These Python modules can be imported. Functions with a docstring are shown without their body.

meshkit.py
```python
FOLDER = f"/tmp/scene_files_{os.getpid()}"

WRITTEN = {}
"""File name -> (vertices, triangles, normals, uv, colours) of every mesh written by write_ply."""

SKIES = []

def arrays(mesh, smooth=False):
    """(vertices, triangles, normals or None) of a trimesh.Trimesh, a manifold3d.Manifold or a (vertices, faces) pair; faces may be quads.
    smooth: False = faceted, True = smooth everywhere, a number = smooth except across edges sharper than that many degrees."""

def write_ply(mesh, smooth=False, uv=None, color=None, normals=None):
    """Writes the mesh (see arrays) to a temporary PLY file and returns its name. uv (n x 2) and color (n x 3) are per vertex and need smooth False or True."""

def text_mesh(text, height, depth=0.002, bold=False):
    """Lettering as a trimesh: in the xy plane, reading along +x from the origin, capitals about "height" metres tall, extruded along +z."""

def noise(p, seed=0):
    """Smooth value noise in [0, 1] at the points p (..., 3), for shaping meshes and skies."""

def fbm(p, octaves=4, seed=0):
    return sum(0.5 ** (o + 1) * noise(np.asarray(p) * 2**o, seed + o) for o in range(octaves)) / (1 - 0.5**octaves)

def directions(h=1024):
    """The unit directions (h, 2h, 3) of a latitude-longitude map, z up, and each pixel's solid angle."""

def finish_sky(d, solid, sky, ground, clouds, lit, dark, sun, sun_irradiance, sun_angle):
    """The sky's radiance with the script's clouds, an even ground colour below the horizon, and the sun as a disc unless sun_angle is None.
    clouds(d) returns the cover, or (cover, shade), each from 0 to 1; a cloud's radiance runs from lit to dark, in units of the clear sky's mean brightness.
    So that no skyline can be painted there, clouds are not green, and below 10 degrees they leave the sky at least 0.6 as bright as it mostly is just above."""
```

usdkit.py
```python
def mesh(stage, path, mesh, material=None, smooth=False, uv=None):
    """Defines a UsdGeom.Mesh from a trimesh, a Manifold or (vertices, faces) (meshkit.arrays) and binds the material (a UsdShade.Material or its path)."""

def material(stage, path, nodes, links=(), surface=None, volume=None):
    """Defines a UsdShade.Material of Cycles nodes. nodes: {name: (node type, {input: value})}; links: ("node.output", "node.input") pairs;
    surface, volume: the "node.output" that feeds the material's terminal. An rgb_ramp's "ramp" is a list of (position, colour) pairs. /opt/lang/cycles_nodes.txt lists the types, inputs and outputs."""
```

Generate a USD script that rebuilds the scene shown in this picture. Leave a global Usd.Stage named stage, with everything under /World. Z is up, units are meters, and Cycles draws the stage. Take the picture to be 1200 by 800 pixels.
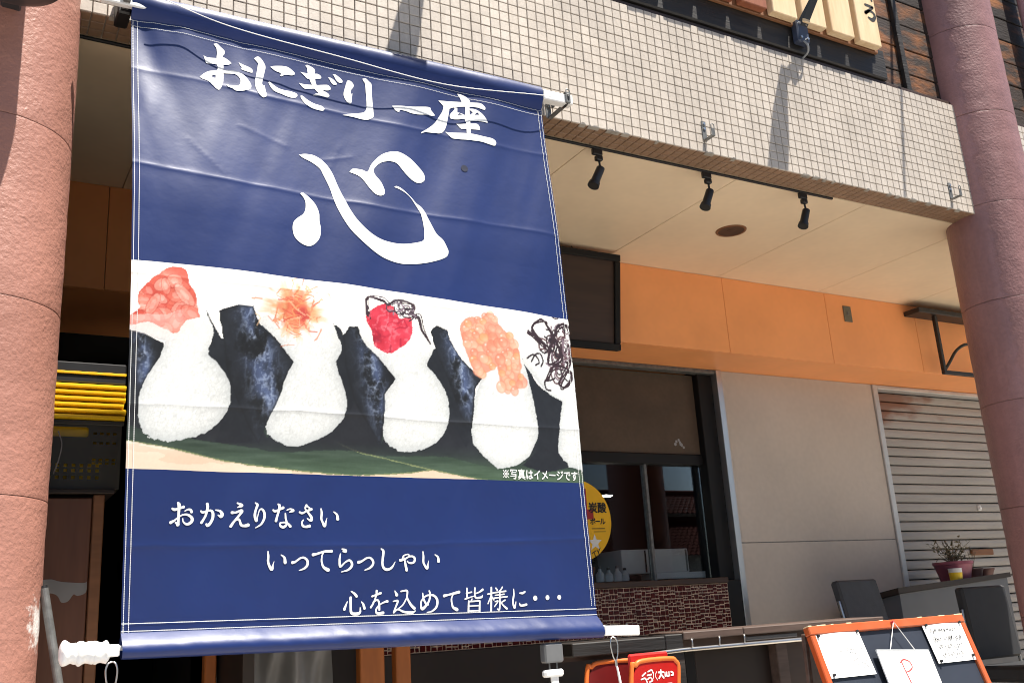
import json, math, random
import numpy as np, trimesh, shapely, manifold3d, usdkit, meshkit
from shapely.geometry import Polygon, LineString, Point, box as sbox
from shapely.ops import unary_union
from pxr import Usd, UsdGeom, UsdLux, UsdShade, Sdf, Gf, Vt

stage = Usd.Stage.CreateInMemory()
UsdGeom.SetStageUpAxis(stage, 'Z'); UsdGeom.SetStageMetersPerUnit(stage, 1.0)
UsdGeom.Xform.Define(stage, '/World'); UsdGeom.Scope.Define(stage, '/World/Looks')
random.seed(7); rng = np.random.default_rng(7)
L = lambda *c: tuple(((x / 255 + .055) / 1.055) ** 2.4 if x > 10 else x / 255 / 12.92 for x in c)   # 8 bit colour to linear

# ---------------------------------------------------------------- camera, sky, sun, exposure
EXPOSURE = 1.12
SUN = np.array([0.58, -1.0, 2.8]); SUN /= np.linalg.norm(SUN)
CAM = np.array([0, 0, 1.45]); YAW, PITCH, ROLL, FOC = 0.5283, 0.2750, -0.0625, 1143.2 / 1200
fw = np.array([math.sin(YAW) * math.cos(PITCH), math.cos(YAW) * math.cos(PITCH), math.sin(PITCH)])
r0 = np.array([math.cos(YAW), -math.sin(YAW), 0]); u0 = np.cross(r0, fw)
rt = r0 * math.cos(ROLL) + u0 * math.sin(ROLL); up = -r0 * math.sin(ROLL) + u0 * math.cos(ROLL)
cam = UsdGeom.Camera.Define(stage, '/World/camera')
cam.CreateHorizontalApertureAttr(36.0); cam.CreateVerticalApertureAttr(24.0); cam.CreateFocalLengthAttr(36.0 * FOC)
cam.CreateClippingRangeAttr(Gf.Vec2f(0.05, 5000)); cam.CreateExposureAttr(EXPOSURE)
cam.AddTransformOp().Set(Gf.Matrix4d(*rt, 0, *up, 0, *(-fw), 0, *CAM, 1))
sky = UsdLux.DomeLight.Define(stage, '/World/sky')
usdkit.material(stage, '/World/Looks/sky_light', {
    's': ('sky_texture', {'sky_type': 'single_scattering', 'sun_disc': False, 'sun_elevation': math.asin(SUN[2]), 'sun_rotation': math.atan2(SUN[0], SUN[1])}),
    'b': ('background_shader', {'strength': 0.055})}, [('s.color', 'b.color')], surface='b.background')
UsdShade.MaterialBindingAPI.Apply(sky.GetPrim()).Bind(UsdShade.Material.Get(stage, '/World/Looks/sky_light'))
sky.GetPrim().SetCustomDataByKey('kind', 'structure')
sun = UsdLux.DistantLight.Define(stage, '/World/sun')
sun.CreateIntensityAttr(1.25); sun.CreateAngleAttr(0.5); sun.CreateColorAttr(Gf.Vec3f(1, .95, .87)); sun.CreateNormalizeAttr(True)
sx = np.cross([0, 0, 1], SUN); sx /= np.linalg.norm(sx); sy = np.cross(SUN, sx)
sun.AddTransformOp().Set(Gf.Matrix4d(*sx, 0, *sy, 0, *SUN, 0, 0, 0, 0, 1))

# ---------------------------------------------------------------- helpers: prims
taken, LOC = {}, {}
def numbered(path):
    n = taken.get(path, -1) + 1; taken[path] = n
    return path if n == 0 else f'{path}_{n:03d}'
def tag(prim, label=None, cat=None, group=None, kind=None):
    for k, v in (('label', label), ('category', cat), ('group', group), ('kind', kind)):
        if v: prim.SetCustomDataByKey(k, v)
def thing(name, label=None, cat=None, loc=(0, 0, 0), group=None, kind=None):
    p = numbered('/World/' + name); x = UsdGeom.Xform.Define(stage, p)
    x.AddTranslateOp().Set(Gf.Vec3d(*map(float, loc))); LOC[p] = np.array(loc, float)
    tag(x.GetPrim(), label, cat, group, kind); return p
def part(parent, name, m, mat, smooth=False, label=None, kind=None, col=None, cat=None, group=None):
    p = numbered(parent + '/' + name); LOC[p] = LOC.get(parent, np.zeros(3))
    v, f, n = meshkit.arrays(m, smooth)
    v = v - LOC[p]
    g = usdkit.mesh(stage, p, (v, f), MATS[mat])
    if n is not None:
        g.CreateNormalsAttr(Vt.Vec3fArray.FromNumpy(n.astype(np.float32))); g.SetNormalsInterpolation('vertex')
    if col is not None:
        UsdGeom.PrimvarsAPI(g).CreatePrimvar('col', Sdf.ValueTypeNames.Color3fArray, 'vertex').Set(Vt.Vec3fArray.FromNumpy(np.asarray(col, np.float32)))
    tag(g.GetPrim(), label, cat, group, kind); return p
def top(name, m, mat, label, cat, smooth=False, group=None, kind=None):
    return part('/World', name, m, mat, smooth, label, kind, cat=cat, group=group)
# ---------------------------------------------------------------- helpers: shapes
cat_ = trimesh.util.concatenate
def bx(x0, x1, y0, y1, z0, z1, b=0.0):
    if b <= 0:
        m = trimesh.creation.box((abs(x1 - x0), abs(y1 - y0), abs(z1 - z0))); m.apply_translation(((x0 + x1) / 2, (y0 + y1) / 2, (z0 + z1) / 2)); return m
    P = []
    for sx_ in (0, 1):
        for sy_ in (0, 1):
            for sz_ in (0, 1):
                c = np.array([x1 if sx_ else x0, y1 if sy_ else y0, z1 if sz_ else z0], float); d = np.array([-1 if sx_ else 1, -1 if sy_ else 1, -1 if sz_ else 1]) * b
                for k in range(3):
                    q = c + d; q[k] = c[k]; P.append(q)
    return trimesh.convex.convex_hull(np.array(P))
def hull(P): return trimesh.convex.convex_hull(np.array(P, float))
def frame_of(d):
    d = np.asarray(d, float); d = d / np.linalg.norm(d)
    a = np.cross(d, [0, 0, 1.0]) if abs(d[2]) < .9 else np.cross(d, [1.0, 0, 0])
    a /= np.linalg.norm(a); return d, a, np.cross(d, a)
def tube(pts, r, n=10, closed=False):
    p = np.asarray(pts, float); N = len(p); r = np.broadcast_to(np.asarray(r, float), (N,))
    t = (np.roll(p, -1, 0) - np.roll(p, 1, 0)) if closed else np.gradient(p, axis=0)
    t /= np.linalg.norm(t, axis=1, keepdims=True) + 1e-12
    _, a, b = frame_of(t[0]); A = []
    for i in range(N):
        a = a - t[i] * (a @ t[i]); a /= np.linalg.norm(a); A.append((a.copy(), np.cross(t[i], a)))
    an = np.arange(n) * 2 * np.pi / n
    v = np.array([p[i] + r[i] * (np.cos(an)[:, None] * A[i][0] + np.sin(an)[:, None] * A[i][1]) for i in range(N)]).reshape(-1, 3)
    f = []
    for i in range(N if closed else N - 1):
        j = (i + 1) % N
        for k in range(n):
            l = (k + 1) % n; f += [(i * n + k, i * n + l, j * n + l), (i * n + k, j * n + l, j * n + k)]
    if not closed:
        v = np.vstack([v, p[0], p[-1]]); c0, c1 = N * n, N * n + 1
        for k in range(n):
            l = (k + 1) % n; f += [(c0, l, k), (c1, (N - 1) * n + k, (N - 1) * n + l)]
    return trimesh.Trimesh(v, np.array(f), process=False)
def rod(a, b, r, n=16, r1=None):
    a, b = np.array(a, float), np.array(b, float); return tube([a, b], [r, r if r1 is None else r1], n)
def lathe(prof, c=(0, 0, 0), n=32):
    prof = np.array(prof, float); an = np.arange(n) * 2 * np.pi / n; N = len(prof)
    v = np.stack([np.outer(prof[:, 0], np.cos(an)), np.outer(prof[:, 0], np.sin(an)), np.repeat(prof[:, 1:2], n, 1)], -1).reshape(-1, 3) + np.array(c)
    f = []
    for i in range(N - 1):
        for k in range(n):
            l = (k + 1) % n; f += [(i * n + k, i * n + l, (i + 1) * n + l), (i * n + k, (i + 1) * n + l, (i + 1) * n + k)]
    m = trimesh.Trimesh(v, np.array(f), process=False); m.fix_normals(); return m
def spline(pts, k=6):
    p = np.array(pts, float)
    if len(p) < 3: return np.array([p[0] + (p[-1] - p[0]) * t for t in np.linspace(0, 1, 4)])
    q = np.vstack([2 * p[0] - p[1], p, 2 * p[-1] - p[-2]]); out = []
    for i in range(1, len(q) - 2):
        for t in np.linspace(0, 1, k, endpoint=False):
            out.append(.5 * ((2 * q[i]) + (-q[i - 1] + q[i + 1]) * t + (2 * q[i - 1] - 5 * q[i] + 4 * q[i + 1] - q[i + 2]) * t * t + (-q[i - 1] + 3 * q[i] - 3 * q[i + 1] + q[i + 2]) * t ** 3))
    return np.array(out + [p[-1]])
def brush(strokes, wk=1.0):
    """Brush strokes [(x, y, width)] as one shapely shape."""
    S = []
    for s in strokes:
        p = spline(s, 6)
        for a, b in zip(p[:-1], p[1:]):
            S.append(unary_union([Point(a[:2]).buffer(max(a[2] * wk, .0004) / 2, 6), Point(b[:2]).buffer(max(b[2] * wk, .0004) / 2, 6)]).convex_hull)
    return unary_union(S)
def smooth_poly(pts, k=4, tol=.2):
    p = np.array(pts, float); n = len(p); out = []
    for i in range(n):
        a, b, c, d = p[i - 1], p[i], p[(i + 1) % n], p[(i + 2) % n]
        sharp = lambda u, v, w: np.dot(v - u, w - v) < tol * np.linalg.norm(v - u) * np.linalg.norm(w - v)
        if sharp(a, b, c): a = 2 * b - c
        if sharp(b, c, d): d = 2 * c - b
        for t in np.linspace(0, 1, k, endpoint=False):
            out.append(.5 * ((2 * b) + (-a + c) * t + (2 * a - 5 * b + 4 * c - d) * t * t + (-a + 3 * b - 3 * c + d) * t ** 3))
    return Polygon(out).buffer(0)
def geoms(s): return [g for g in getattr(s, 'geoms', [s]) if g.geom_type == 'Polygon' and g.area > 1e-9]
def flat(shape):
    """2D triangulation of a shapely shape: (points, triangles)."""
    V, F, n = [], [], 0
    for g in geoms(shape):
        v, f = trimesh.creation.triangulate_polygon(g, engine='earcut'); V.append(v); F.append(np.asarray(f) + n); n += len(v)
    return np.vstack(V), np.vstack(F)
def sheet(shape, to3, thick=None):
    """Maps a flat shape into space with to3(xy) -> xyz."""
    v, f = flat(shape); return trimesh.Trimesh(to3(v), f, process=False)
def prism_xz(shape, y0, y1):
    """Extrudes a shape drawn in (x, z) from y0 (front) to y1."""
    out = []
    for g in geoms(shape):
        m = trimesh.creation.extrude_polygon(g, abs(y1 - y0), engine='earcut'); v = m.vertices
        m.vertices = np.stack([v[:, 0], max(y0, y1) - v[:, 2], v[:, 1]], 1); out.append(m)
    return cat_(out)
def rot(m, deg, axis, at):
    m = m.copy(); m.apply_transform(trimesh.transformations.rotation_matrix(math.radians(deg), axis, at)); return m

# ---------------------------------------------------------------- materials
MATS = {}
def mat(name, color, rough=.6, var=.12, scale=6.0, bump=0.0, bscale=60.0, metal=0.0, spec=.5, stretch=(1, 1, 1), color2=None, fine=0.0, detail=5, island=0.0, coat=0.0, lo=.35, hi=.65, streak=0.0):
    """Principled surface; var: brightness mottling; color2: second colour mixed in by noise; bump with its own scale; island: brightness change per mesh island."""
    c = np.array(color, float)
    n = {'g': ('geometry', {}), 'm': ('mapping', {'scale': stretch}), 'p': ('principled_bsdf', {'roughness': rough, 'metallic': metal, 'specular_ior_level': spec, 'coat_weight': coat}),
         'n': ('noise_texture', {'scale': scale, 'detail': detail, 'roughness': .6})}
    a = c * (1 - var); b = np.minimum(c * (1 + var), 1)
    if color2 is not None: a, b = c, np.array(color2)
    n['r'] = ('rgb_ramp', {'ramp': [(0, tuple(a)), (lo, tuple(a)), (hi, tuple(b)), (1, tuple(b))]})
    k = [('g.position', 'm.vector'), ('m.vector', 'n.vector'), ('n.fac', 'r.fac')]
    src = 'r.color'
    if fine > 0:
        n['n2'] = ('noise_texture', {'scale': scale * 18, 'detail': 3}); n['r2'] = ('rgb_ramp', {'ramp': [(0, (1 - fine,) * 3), (.35, (1 - fine,) * 3), (.65, (1, 1, 1)), (1, (1, 1, 1))]}); n['mx'] = ('mix_color', {'blend_type': 'multiply', 'fac': 1.0})
        k += [('m.vector', 'n2.vector'), ('n2.fac', 'r2.fac'), (src, 'mx.a'), ('r2.color', 'mx.b')]; src = 'mx.result'
    if island > 0:
        n['ri'] = ('rgb_ramp', {'ramp': [(0, (1 - island,) * 3), (.5, (1 - island * .35, 1 - island * .4, 1 - island * .45)), (1, (1, 1, 1))]}); n['mi'] = ('mix_color', {'blend_type': 'multiply', 'fac': 1.0})
        k += [('g.random_per_island', 'ri.fac'), (src, 'mi.a'), ('ri.color', 'mi.b')]; src = 'mi.result'
    if streak > 0:
        n['ms'] = ('mapping', {'scale': (7, 7, .35)}); n['ns'] = ('noise_texture', {'scale': 2.2, 'detail': 6, 'roughness': .65}); n['rs'] = ('rgb_ramp', {'ramp': [(0, (1 - streak, 1 - streak * 1.05, 1 - streak * 1.15)), (.36, (1 - streak, 1 - streak * 1.05, 1 - streak * 1.15)), (.60, (1, 1, 1)), (1, (1, 1, 1))]}); n['xs'] = ('mix_color', {'blend_type': 'multiply', 'fac': 1.0})
        k += [('g.position', 'ms.vector'), ('ms.vector', 'ns.vector'), ('ns.fac', 'rs.fac'), (src, 'xs.a'), ('rs.color', 'xs.b')]; src = 'xs.result'
    k += [(src, 'p.base_color')]
    if bump > 0:
        n['nb'] = ('noise_texture', {'scale': bscale, 'detail': 4, 'roughness': .55}); n['b'] = ('bump', {'strength': 1.0, 'distance': bump})
        k += [('m.vector', 'nb.vector'), ('nb.fac', 'b.height'), ('b.normal', 'p.normal')]
    MATS[name] = usdkit.material(stage, '/World/Looks/' + name, n, k, surface='p.BSDF'); return name
TILE = L(226, 207, 186)
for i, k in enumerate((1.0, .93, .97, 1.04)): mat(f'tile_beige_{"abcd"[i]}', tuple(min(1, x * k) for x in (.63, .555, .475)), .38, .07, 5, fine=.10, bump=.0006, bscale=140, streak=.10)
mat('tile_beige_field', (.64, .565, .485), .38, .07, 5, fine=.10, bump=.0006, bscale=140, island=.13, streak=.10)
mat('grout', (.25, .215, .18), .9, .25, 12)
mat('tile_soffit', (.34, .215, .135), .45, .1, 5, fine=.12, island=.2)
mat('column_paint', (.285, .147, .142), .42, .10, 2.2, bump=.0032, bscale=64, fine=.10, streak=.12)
mat('column_gap', (.05, .03, .028), .9)
mat('vinyl_navy', (.0055, .020, .108), .43, .10, 2.2, spec=.48, bump=.0007, bscale=25)
mat('ink_white', (.86, .86, .84), .45, .02, 4)
mat('thread_white', (.82, .82, .80), .7, .05)
mat('ceiling_board', (.80, .65, .46), .5, .05, 1.2, fine=.03, color2=None)
mat('orange_paint', (.95, .385, .14), .5, .06, 1.6, fine=.02)
mat('wall_beige', (.52, .455, .39), .5, .06, 1.4, fine=.05, bump=.0008, bscale=90)
mat('shutter_paint', (.37, .345, .315), .42, .10, 1.4, fine=.05, stretch=(1, 1, 6))
mat('aluminium', (.62, .62, .62), .32, .08, 8, metal=.9, stretch=(1, 1, .1))
mat('alu_frame', (.55, .55, .54), .4, .1, 4, metal=.35)
mat('steel', (.60, .59, .57), .28, .1, 9, metal=1.0)
mat('black_metal', (.012, .012, .013), .45, .2, 8)
mat('black_frame', (.006, .0055, .0055), .55, .2, 3, spec=.3)
mat('vinyl_dark', (.004, .007, .028), .45)
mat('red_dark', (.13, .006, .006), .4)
mat('post_wood', (.34, .10, .018), .55, .15, 6, stretch=(4, 4, .6))
mat('box_grey', (.12, .122, .125), .55)
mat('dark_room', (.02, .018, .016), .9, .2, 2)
mat('blind_cloth', (.085, .058, .038), .8, .15, 3, fine=.1)
mat('white_paint', (.74, .74, .73), .35, .04, 5)
mat('white_cloth', (.82, .81, .79), .85, .06, 12, bump=.003, bscale=40)
mat('grey_plastic', (.26, .265, .27), .5, .06)
mat('char_wood', (.012, .010, .009), .62, .3, 3.0, stretch=(.35, 1, 5), color2=(.045, .032, .025), bump=.004, bscale=22, lo=.45, hi=.75)
mat('worn_bright', (.03, .018, .012), .6, .3, 3.4, stretch=(1.1, 1, 2.6), color2=(.22, .078, .020), bump=.004, bscale=22, lo=.50, hi=.68)
mat('worn_wood', (.018, .012, .009), .6, .3, 3.4, stretch=(.7, 1, 3.0), color2=(.30, .11, .03), bump=.004, bscale=22, lo=.52, hi=.68)
mat('black_timber', (.012, .010, .009), .55, .3, 3.0, stretch=(.3, 1, 4), color2=(.05, .038, .03), bump=.003, bscale=20, lo=.5, hi=.8)
mat('pale_wood', (.66, .46, .26), .55, .10, 5, stretch=(5, 5, .5), color2=(.78, .60, .38), bump=.001, bscale=40, lo=.3, hi=.7)
mat('red_wood', (.22, .065, .03), .55, .12, 5, stretch=(5, 5, .5), color2=(.30, .10, .045), bump=.001, bscale=40)
mat('brown_wood', (.20, .085, .035), .6, .15, 6, stretch=(.6, 4, 4))
mat('cabinet_wood', (.105, .038, .019), .5, .2, 4, stretch=(4, 4, .5), color2=(.15, .06, .03))
mat('rail_wood', (.060, .036, .027), .55, .2, 6, stretch=(.5, 5, 5), color2=(.10, .066, .052))
mat('dark_wood', (.035, .019, .013), .5, .2, 5, stretch=(.5, 4, 4), color2=(.05, .026, .017))
mat('dark_panel', (.018, .010, .006), .6, .2, 3)
mat('mosaic_red', (.15, .010, .010), .22, .25, 20, island=.6)
mat('mosaic_grout', (.62, .47, .36), .9, .15, 20)
mat('ink_black', (.012, .012, .013), .7)
mat('ink_red', (.55, .05, .045), .7)
mat('ink_grey', (.12, .12, .125), .8)
mat('ink_pink', (.75, .45, .45), .6)
mat('paper', (.80, .80, .78), .8, .02)
mat('chalk_board', (.017, .022, .035), .55, .15, 3)
mat('orange_frame', (.46, .075, .014), .42, .10, 7, color2=(.42, .10, .03))
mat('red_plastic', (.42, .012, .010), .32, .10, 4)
mat('orange_tube', (.75, .17, .03), .4, .1)
mat('chair_cloth', (.048, .052, .060), .75, .12, 14, bump=.001, bscale=120)
mat('chair_dark', (.018, .019, .022), .7, .12, 14, bump=.001, bscale=120)
mat('cabinet_grey', (.10, .105, .115), .5, .07, 2)
mat('pot_pink', (.22, .055, .085), .5, .15, 9)
mat('pot_brown', (.10, .035, .025), .6, .15, 9)
mat('terracotta', (.28, .09, .04), .7, .1)
mat('yellow', (.72, .50, .02), .4, .06)
mat('crate_yellow', (.85, .52, .012), .35, .08)
mat('crate_dark', (.028, .025, .016), .5, .15)
mat('stem', (.12, .09, .05), .8, .2)
mat('dry_leaf', (.13, .12, .07), .8, .3)
mat('sticker_yellow', (.90, .50, .006), .4, .04)
mat('sticker_red', (.36, .02, .02), .5)
mat('grey_tape', (.22, .215, .21), .6, .1)
mat('concrete', (.075, .075, .078), .85, .12, 1.5, fine=.15)
mat('sidewalk', (.40, .38, .35), .85, .1, 2, fine=.12)
mat('deck', (.58, .50, .40), .75, .15, 2, fine=.1)
mat('roof_tile', (.10, .016, .010), .9, .2, 8, island=.5, spec=.15)
mat('house_wall', (.42, .38, .33), .8, .08)
mat('dark_block', (.045, .04, .036), .7, .15)
mat('stainless', (.55, .55, .55), .5, .05, 8)
mat('porcelain', (.62, .63, .64), .3, .05)
mat('plate_grey', (.13, .12, .085), .5, .1)
mat('lamp_black', (.02, .021, .024), .4, .15)
mat('lamp_blue', (.035, .045, .075), .4, .2, 20)
mat('zinc', (.15, .15, .145), .5, .25, 30, metal=.4)
mat('mauve_paint', (.42, .27, .29), .5, .08)
mat('leaf_green', (.05, .08, .03), .7, .3)
mat('mortar', (.33, .30, .26), .9, .2, 20)
MATS['print'] = usdkit.material(stage, '/World/Looks/print', {'a': ('attribute', {'attribute': 'col'}), 'g': ('geometry', {}), 'n': ('noise_texture', {'scale': 25.0, 'detail': 3}), 'b': ('bump', {'strength': 1.0, 'distance': .0007}), 'p': ('principled_bsdf', {'roughness': .42, 'specular_ior_level': .6})},
    [('a.color', 'p.base_color'), ('g.position', 'n.vector'), ('n.fac', 'b.height'), ('b.normal', 'p.normal')], surface='p.BSDF')
MATS['window_glass'] = usdkit.material(stage, '/World/Looks/window_glass', {'f': ('fresnel', {'IOR': 1.52}), 'm2': ('math', {'math_type': 'multiply', 'value2': 0.5, 'use_clamp': True}), 't': ('transparent_bsdf', {'color': (.86, .88, .88)}), 'gl': ('glossy_bsdf', {'roughness': .01, 'color': (.95, .97, 1)}), 'mx': ('mix_closure', {})},
    [('f.fac', 'm2.value1'), ('m2.value', 'mx.fac'), ('t.BSDF', 'mx.closure1'), ('gl.BSDF', 'mx.closure2')], surface='mx.closure')
MATS['lit_bulb'] = usdkit.material(stage, '/World/Looks/lit_bulb', {'e': ('emission', {'color': (1, .93, .8), 'strength': 6.0})}, [], surface='e.emission')
# the column paint also carries a worn white patch low on the left column
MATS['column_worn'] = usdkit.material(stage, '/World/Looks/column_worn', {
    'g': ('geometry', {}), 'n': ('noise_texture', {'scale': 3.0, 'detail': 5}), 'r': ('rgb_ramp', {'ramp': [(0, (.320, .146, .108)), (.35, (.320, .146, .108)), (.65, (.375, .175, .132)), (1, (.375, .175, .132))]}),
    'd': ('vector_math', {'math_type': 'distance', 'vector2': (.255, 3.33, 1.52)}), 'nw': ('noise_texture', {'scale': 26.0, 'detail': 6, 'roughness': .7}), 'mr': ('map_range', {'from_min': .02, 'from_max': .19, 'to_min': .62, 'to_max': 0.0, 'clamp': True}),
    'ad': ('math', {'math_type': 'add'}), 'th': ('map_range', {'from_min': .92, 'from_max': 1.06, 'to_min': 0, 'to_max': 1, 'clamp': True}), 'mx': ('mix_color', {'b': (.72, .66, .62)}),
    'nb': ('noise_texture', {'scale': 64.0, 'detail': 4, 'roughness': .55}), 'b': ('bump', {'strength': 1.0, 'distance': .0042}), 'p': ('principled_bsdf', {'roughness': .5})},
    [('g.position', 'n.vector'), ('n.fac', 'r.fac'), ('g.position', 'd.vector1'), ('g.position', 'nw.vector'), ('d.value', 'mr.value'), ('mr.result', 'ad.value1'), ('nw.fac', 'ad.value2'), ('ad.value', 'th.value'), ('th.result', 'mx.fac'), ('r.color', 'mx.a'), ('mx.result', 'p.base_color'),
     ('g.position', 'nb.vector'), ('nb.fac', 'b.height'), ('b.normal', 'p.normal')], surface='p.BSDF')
# ---------------------------------------------------------------- ground and terrace
FY, FZ0, FZ1 = 3.34, 3.629, 4.366          # fascia: front face, lower and upper edge
part('/World', 'pavement', (np.array([(-300, -300, 0), (300, -300, 0), (300, 300, 0), (-300, 300, 0)], float), np.array([(0, 1, 2), (0, 2, 3)])), 'concrete', kind='structure')
part('/World', 'sidewalk', bx(-8, 16, -1.6, 3.10, .004, .12, .01), 'sidewalk', kind='structure')
part('/World', 'terrace', bx(-4, 11, 3.12, 9.0, .004, .55), 'deck', kind='structure')

# ---------------------------------------------------------------- upper storey: block, charred boards, timber beam
t = thing('upper_storey', 'dark charred timber upper storey wall above the tiled beam', 'wall', (2.5, 3.42, 4.37))
part(t, 'wall_block', bx(-4, 11, 3.46, 9.0, 3.70, 7.5), 'dark_room')
z = 4.372; row = 0
while z < 6.6:
    h = .178; x = -3.0 - (row % 3) * .55
    while x < 10.2:
        w = 1.62 + .25 * rng.random(); x1 = min(x + w, 10.3)
        if x1 > -1.2 and x < 8.5:
            d = .004 * rng.random()
            near = (x < 5.5 and x1 > 4.95) or (x < 7.4 and x1 > 5.5) or rng.random() < .15
            part(t, 'board', bx(x + .002, x1 - .002, 3.405 - d, 3.455, z + .003, z + h - .004, .004), ('worn_bright' if near and row < 4 and x1 > 4.9 else 'worn_wood') if near else 'char_wood')
        x = x1
    z += h; row += 1
part(t, 'batten', bx(4.885, 4.925, 3.372, 3.405, 4.40, 6.6, .004), 'black_timber')
part(t, 'timber_beam', bx(-1.0, 4.665, 3.335, 3.40, 4.40, 4.600, .008), 'black_timber')
part(t, 'flashing_strip', bx(-1.0, 8.4, 3.352, 3.402, 4.369, 4.394, .003), 'dark_wood')

# ---------------------------------------------------------------- tiled fascia beam
def project(P):
    d = np.asarray(P, float) - CAM; return 600 + 1143.2 * (d @ rt) / (d @ fw), 400 - 1143.2 * (d @ up) / (d @ fw)
t = thing('tiled_fascia', 'beige mosaic tiled beam running over the shopfront between the two round columns', 'fascia', (2.75, FY, FZ0))
core = [bx(-2.2, 8.4, FY + .006, FY + .158, FZ0 + .006, FZ1 - .001)]
part(t, 'grout_bed', core[0], 'grout')
PX, PZ = .05, (FZ1 - FZ0) / 15
tiles = []
def tile_mesh(x0, z0, w, h, d, b=.0018):
    """A square tile with a chamfered face, open at the back."""
    o = [(x0, z0), (x0 + w, z0), (x0 + w, z0 + h), (x0, z0 + h)]; i = [(x0 + b, z0 + b), (x0 + w - b, z0 + b), (x0 + w - b, z0 + h - b), (x0 + b, z0 + h - b)]
    v = [(x, FY + .007, z_) for x, z_ in o] + [(x, FY - d + b, z_) for x, z_ in o] + [(x, FY - d, z_) for x, z_ in i]
    f = []
    for k in range(4):
        l = (k + 1) % 4
        f += [(k, l, 4 + l), (k, 4 + l, 4 + k), (4 + k, 4 + l, 8 + l), (4 + k, 8 + l, 8 + k)]
    f += [(8, 9, 10), (8, 10, 11)]
    return np.array(v, float), np.array(f)
for i in range(-44, 168):
    for j in range(15):
        x0, z0 = i * PX + .24, FZ0 + j * PZ
        if 5.26 < x0 < 5.74: continue
        g = .0038; jx, jz = (rng.random(2) - .5) * .0012
        dz = .005 if j == 0 else 0
        tiles.append((x0 + g / 2 + jx, z0 + g / 2 + jz, PX - g, PZ - g, rng.random() * .0012))
vis, rest = [], []
for T in tiles:
    u, v = project((T[0] + .023, FY, T[1] + .023))
    behind = 148 < u < 640 and v > -8 + (u - 155) * .2306
    if 92 < u < 1150 and -8 < v < 270 and not behind: vis.append((np.hypot(np.hypot(T[0], FY), T[1] - 1.45), T))
    else: rest.append(T)
vis.sort(key=lambda a: a[0]); rest += [T for _, T in vis[300:]]
for k, (_, T) in enumerate(vis[:300]):
    part(t, 'tile', tile_mesh(*T), 'tile_beige_' + 'aabbccd'[rng.integers(7)])
V, F, n = [], [], 0
for T in rest:
    v, f = tile_mesh(*T); V.append(v); F.append(f + n); n += len(v)
part(t, 'tile_field', (np.vstack(V), np.vstack(F)), 'tile_beige_field', kind='stuff')
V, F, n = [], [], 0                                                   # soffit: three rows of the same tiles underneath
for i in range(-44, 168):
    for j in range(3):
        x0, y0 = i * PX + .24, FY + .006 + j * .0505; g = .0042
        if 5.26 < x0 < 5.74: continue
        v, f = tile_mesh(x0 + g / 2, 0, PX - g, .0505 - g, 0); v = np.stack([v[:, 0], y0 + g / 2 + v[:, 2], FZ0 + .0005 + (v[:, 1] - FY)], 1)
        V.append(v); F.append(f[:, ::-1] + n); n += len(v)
part(t, 'soffit_tiles', (np.vstack(V), np.vstack(F)), 'tile_soffit', kind='stuff')
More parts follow.
